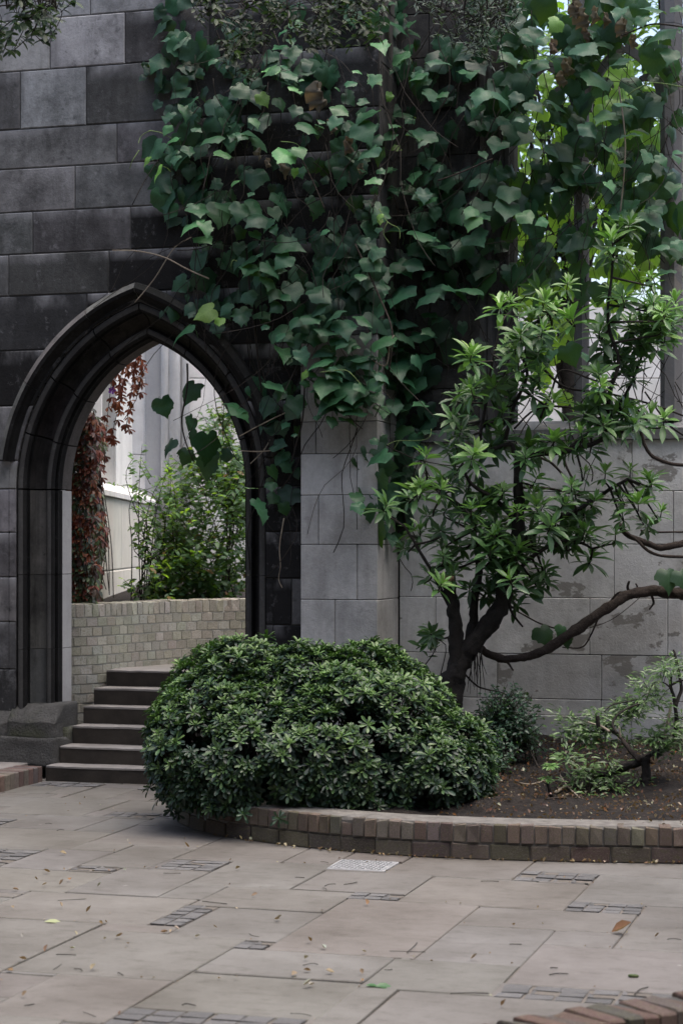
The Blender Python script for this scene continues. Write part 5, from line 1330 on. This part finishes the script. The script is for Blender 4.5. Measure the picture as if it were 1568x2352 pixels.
# low fine-leaved shrub beside the bush
shrub('fine_leaved_shrub', 'low blue-green fine-leaved shrub between the rounded bush and the wall', [(at(1165, 1670, 13.2)[0], 13.2, .60, .24, .25, .24), (at(1130, 1720, 12.9)[0], 12.9, .42, .18, .25, .18), (at(1215, 1690, 13.2)[0], 13.2, .50, .12, .2, .12), (at(1140, 1640, 13.2)[0], 13.3, .62, .16, .2, .16)], 3600, OVAL, M['tree'], .030, [(.018, .045, .030), (.045, .10, .055)], seed=72, base_z=.28, stems=2)
shrub('shoot_at_wall', 'faint low whorled shoot growing against the wall left of the shrub trunk', [(at(985, 1460, 13.9)[0], 13.9, 1.12, .10, .08, .08)], 45, LANC, M['tree'], .10, [(.03, .07, .03), (.07, .15, .05)], seed=73, base_z=.35, stems=1)

# ================================================================== OVERHANGING BRANCHES
def overhang(name, label, poly, n, Yr, templ, size, cols, seed, top, mat='bush', per=11, drop=.5, spread=.22):
    random.seed(seed); cx = sum(p[0] for p in poly) / len(poly); root = empty(name, label, 'branch', loc=at(cx, top, sum(Yr) / 2)); inv = parent_matrix(root).inverted()
    ms, cs = [], []; mu = Multi(); limbs = []
    xs = [p[0] for p in poly]
    for k in range(5):
        x0 = min(xs) + (max(xs) - min(xs)) * (k + .5) / 5; a = at(cx + (x0 - cx) * .6, top - 60, random.uniform(*Yr)); b = at(x0, 20, random.uniform(*Yr)); sp = smooth_path([a, a.lerp(b, .5) + Vector((random.uniform(-.06, .06), 0, 0)), b], 5); limbs += sp
        mu.tube([inv @ q for q in sp], [.014 - .0009 * i for i in range(len(sp))], 6)
    for (x, y) in sample_poly(poly + [], n // per):
        tip = at(x, y, random.uniform(*Yr)); near = min(limbs, key=lambda q: (q - tip).length + random.random() * .2)
        st = tip + Vector((random.uniform(-.12, .12), random.uniform(-.1, .1), random.uniform(.08, spread))); 
        sp = smooth_path([near, near.lerp(st, .6) + Vector((0, 0, .03)), st, tip], 4); mu.tube([inv @ q for q in sp], .003, 3)
        for k in range(per):
            t = random.random(); p = st.lerp(tip, t); out = Vector((random.uniform(-1, 1), random.uniform(-1, 1), random.uniform(-drop - .6, .5 - drop)))
            ms.append((mat4(p, Vector((random.uniform(-.7, .7), random.uniform(-.8, .2), .8)), out, size * random.uniform(.7, 1.2)), 0)); cs.append(jit(mixc(cols[0], cols[1], random.random() ** 1.5), .2))
    link('twig', mu.mesh('twig'), root, M['twig'])['kind'] = 'stuff'; split_leaves(root, templ, ms, cs, M[mat], 300, key=lambda i: -ms[i][1] + ms[i][0].translation.y)
OAK = blade(.2, [(0, .15), (.3, .8), (.6, 1.0), (.85, .7), (1.0, .1)], .2, .35)
overhang('oak_branch', 'dark leafy tree branch hanging into the top left corner', [(-40,-60),(150,-60),(148,40),(118,105),(70,95),(40,120),(-20,148)], 640, (10.6, 11.4), OAK, .070, [(.016, .030, .016), (.04, .075, .03)], 81, -160, 'oak')
overhang('oak_branch', 'dark leafy branch hanging over the vine at the top centre', [(425,-50),(890,-50),(880,60),(850,120),(790,110),(720,130),(640,90),(600,120),(560,190),(515,170),(490,100),(440,60)], 1250, (12.4, 13.3), OAK, .072, [(.014, .022, .013), (.04, .06, .026)], 82, -190, 'oak')
overhang('olive_branch', 'silvery small-leaved branch hanging at the top right of centre', [(930,-50),(1200,-50),(1185,50),(1160,100),(1160,160),(1120,150),(1050,125),(985,90)], 1500, (12.2, 12.9), OLIVE, .058, [(.05, .075, .058), (.14, .18, .14)], 83, -190, 'oak', per=16)

# ================================================================== LITTER
random.seed(91)
ms, cs = [], []
for i in range(5200):
    u = random.uniform(1.6, 5.6); v = random.uniform(-2.75, .35); p = w2(u, v)
    x = 784 + p.x / p.y * F
    if x < 1000 and v < -1.0: continue
    p.z = soil_z(p) + random.uniform(.008, .025)
    ms.append((mat4(p, Vector((random.uniform(-.7, .7), random.uniform(-.7, .7), 1)), Vector((random.uniform(-1, 1), random.uniform(-1, 1), 0)), random.uniform(.008, .028)), 0))
    cs.append(jit(random.choice([(.14, .09, .065), (.10, .06, .042), (.26, .22, .17), (.15, .065, .03), (.08, .05, .04), (.07, .045, .035), (.12, .07, .05), (.36, .33, .27)]), .25))
o = link('soil_litter', cloud_mesh('soil_litter', DRY, ms, cs, M['dry'])); tag(o, 'brown leaf litter scattered over the planting bed soil', 'leaf litter', kind='stuff')
ms, cs = [], []
PL = [(3,(150,725)),(3,(95,130)),(3,(420,120)),(3,(580,157)),(3,(700,340)),(3,(780,322)),(3,(470,398)),(3,(155,328)),(3,(520,312)),(3,(1080,290)),(3,(1460,262)),(3,(1205,272)),(3,(865,370)),(3,(300,425)),(3,(180,475)),(3,(610,545)),(3,(690,238)),(3,(1310,322)),(3,(50,545)),(4,(730,402)),(4,(1005,427)),(4,(590,472)),(4,(790,565)),(4,(580,652)),(4,(655,640)),(4,(135,592)),(4,(505,585)),(4,(630,552)),(4,(980,575)),(4,(395,205)),(4,(635,355)),(1,(340,720)),(1,(255,773)),(1,(400,806)),(1,(285,806)),(1,(470,775)),(1,(130,838)),(1,(850,708)),(1,(1270,553)),(1,(655,818)),(1,(450,597)),(6,(345,790)),(6,(140,473)),(5,(1375,665)),(5,(430,588)),(2,(345,478)),(2,(500,635)),(2,(1120,538)),(2,(240,295))]
for z_, (x, y) in PL:
    o_ = {1: (0, 2300), 2: (600, 2480), 3: (0, 2672), 4: (650, 2672), 5: (1348, 2520), 6: (1348, 2672)}[z_]
    p = on_z((o_[0] + x / 2.24) / 1.30612, (o_[1] + y / 2.24) / 1.30612, .0); p.z = .010
    ms.append((mat4(p, Vector((random.uniform(-.5, .5), random.uniform(-.5, .5), 1)), Vector((random.uniform(-1, 1), random.uniform(-.6, .6), 0)), random.uniform(.02, .036)), 0)); cs.append(jit(random.choice([(.30, .24, .17), (.24, .15, .085), (.36, .33, .27), (.20, .14, .10), (.28, .31, .26)]), .2))
for i in range(160):
    u = random.uniform(-.6, 5.2); v = -7.0 * random.random() ** .8 - .3; 
    if random.random() < .55: 
        s_ = random.choice(SLABS); u = random.choice((s_[0], s_[1])) + random.uniform(-.02, .02) if random.random() < .5 else random.uniform(s_[0], s_[1]); v = random.choice((s_[2], s_[3])) + random.uniform(-.02, .02)
    if v > -2.6 and u > .9: continue
    p = w2(u, v, .005)
    ms.append((mat4(p, Vector((random.uniform(-.5, .5), random.uniform(-.5, .5), 1)), Vector((random.uniform(-1, 1), random.uniform(-1, 1), 0)), random.uniform(.005, .016)), 0)); cs.append(jit(random.choice([(.3, .22, .13), (.20, .13, .08), (.4, .36, .28), (.24, .19, .13)]), .3))
for i in range(120):
    t = random.random(); p, d = along(KP, KL, random.uniform(1.2, 4.5)); q = Vector((p.x, p.y, 0)) - Vector((d.y, -d.x, 0)) * random.uniform(.01, .06); p = w2(q.x, q.y, .006)
    ms.append((mat4(p, Vector((random.uniform(-.5, .5), random.uniform(-.5, .5), 1)), Vector((random.uniform(-1, 1), random.uniform(-1, 1), 0)), random.uniform(.008, .03)), 0)); cs.append(jit(random.choice([(.3, .22, .13), (.12, .08, .05), (.4, .36, .26)]), .3))
o = link('paving_litter', cloud_mesh('paving_litter', DRY, ms, cs, M['dry'])); tag(o, 'small dry leaves and bits scattered over the paving', 'leaf litter', kind='stuff')
mu = Multi()
TW = [(3,(380,428),(512,432)),(3,(1225,768),(1315,772)),(3,(165,772),(230,762)),(3,(560,815),(645,845)),(3,(390,65),(580,55)),(3,(1360,70),(1525,88)),(3,(790,555),(830,568)),(4,(580,500),(680,495)),(4,(495,825),(635,842)),(4,(1160,405),(1400,412)),(4,(1275,418),(1345,348)),(4,(1125,530),(1178,528)),(4,(220,288),(285,310)),(6,(675,517),(722,517)),(6,(668,565),(795,558)),(6,(400,360),(482,360)),(6,(1460,326),(1555,330)),(6,(1240,700),(1332,648)),(2,(838,398),(910,385)),(2,(965,388),(1055,372)),(2,(820,412),(848,432)),(2,(640,340),(702,342)),(2,(810,235),(862,242)),(1,(1100,715),(1215,715)),(1,(305,382),(350,385)),(1,(385,430),(432,424)),(5,(208,276),(330,278)),(3,(500,525),(555,540)),(3,(360,530),(415,492)),(6,(5,690),(262,690))]
for z_, a, b in TW:
    o_ = {1: (0, 2300), 2: (600, 2480), 3: (0, 2672), 4: (650, 2672), 5: (1348, 2520), 6: (1348, 2672)}[z_]
    p, q = [on_z((o_[0] + x / 2.24) / 1.30612, (o_[1] + y / 2.24) / 1.30612, .006) for x, y in (a, b)]; m_ = p.lerp(q, .5) + Vector((random.uniform(-.01, .01), random.uniform(-.02, .02), .002)); mu.tube(smooth_path([p, m_, q], 4), random.uniform(.0013, .0024), 4)
o = link('fallen_twigs', mu.mesh('fallen_twigs'), None, M['twig']); tag(o, 'thin dark fallen twigs scattered on the paving', 'twigs', kind='stuff')
def fallen(name, label, x, y, templ, size, col, mat, lift=.012, n_=(0, -.2, 1), t_=(1, .2, 0), z=0.0):
    p = on_z(x, y, z); p.z = z + lift
    o = link(name, mesh(name, templ[0] * np.array([1, 1, 1.0]), templ[1], True, templ[2], templ[3], [M[mat]]), None, None, col, mat4(p, n_, t_, size)); tag(o, label, 'leaf')
fallen('fallen_leaf', 'curled reddish brown leaf lying alone on the paving at the right', 1404, 2146, DRY, .085, (.17, .088, .052), 'dry', .010, (.0, -.3, 1), (1, .1, 0))
fallen('fallen_leaf', 'pale yellow-green leaf lying flat on the paving at the left', 103, 2120, OVAL, .085, (.34, .37, .22), 'dry', .005)
fallen('fallen_leaf', 'left one of two fresh green leaves on the foreground paving', 840, 2268, OVAL, .055, (.035, .11, .03), 'tree', .007)
fallen('fallen_leaf', 'right and larger of two fresh green leaves on the foreground paving', 862, 2270, OVAL, .075, (.035, .11, .03), 'tree', .008, (.1, -.4, 1))
cat = Multi(); p, q = on_z(1441, 2241, .008), on_z(1466, 2242, .008); cat.tube(smooth_path([p, p.lerp(q, .5), q], 4), [.003, .006, .008, .008, .008, .008, .008, .006, .003], 6)
tag(link('fallen_catkin', cat.mesh('fallen_catkin'), None, M['catkin']), 'green catkin lying on the paving near the bottom right kerb', 'catkin')
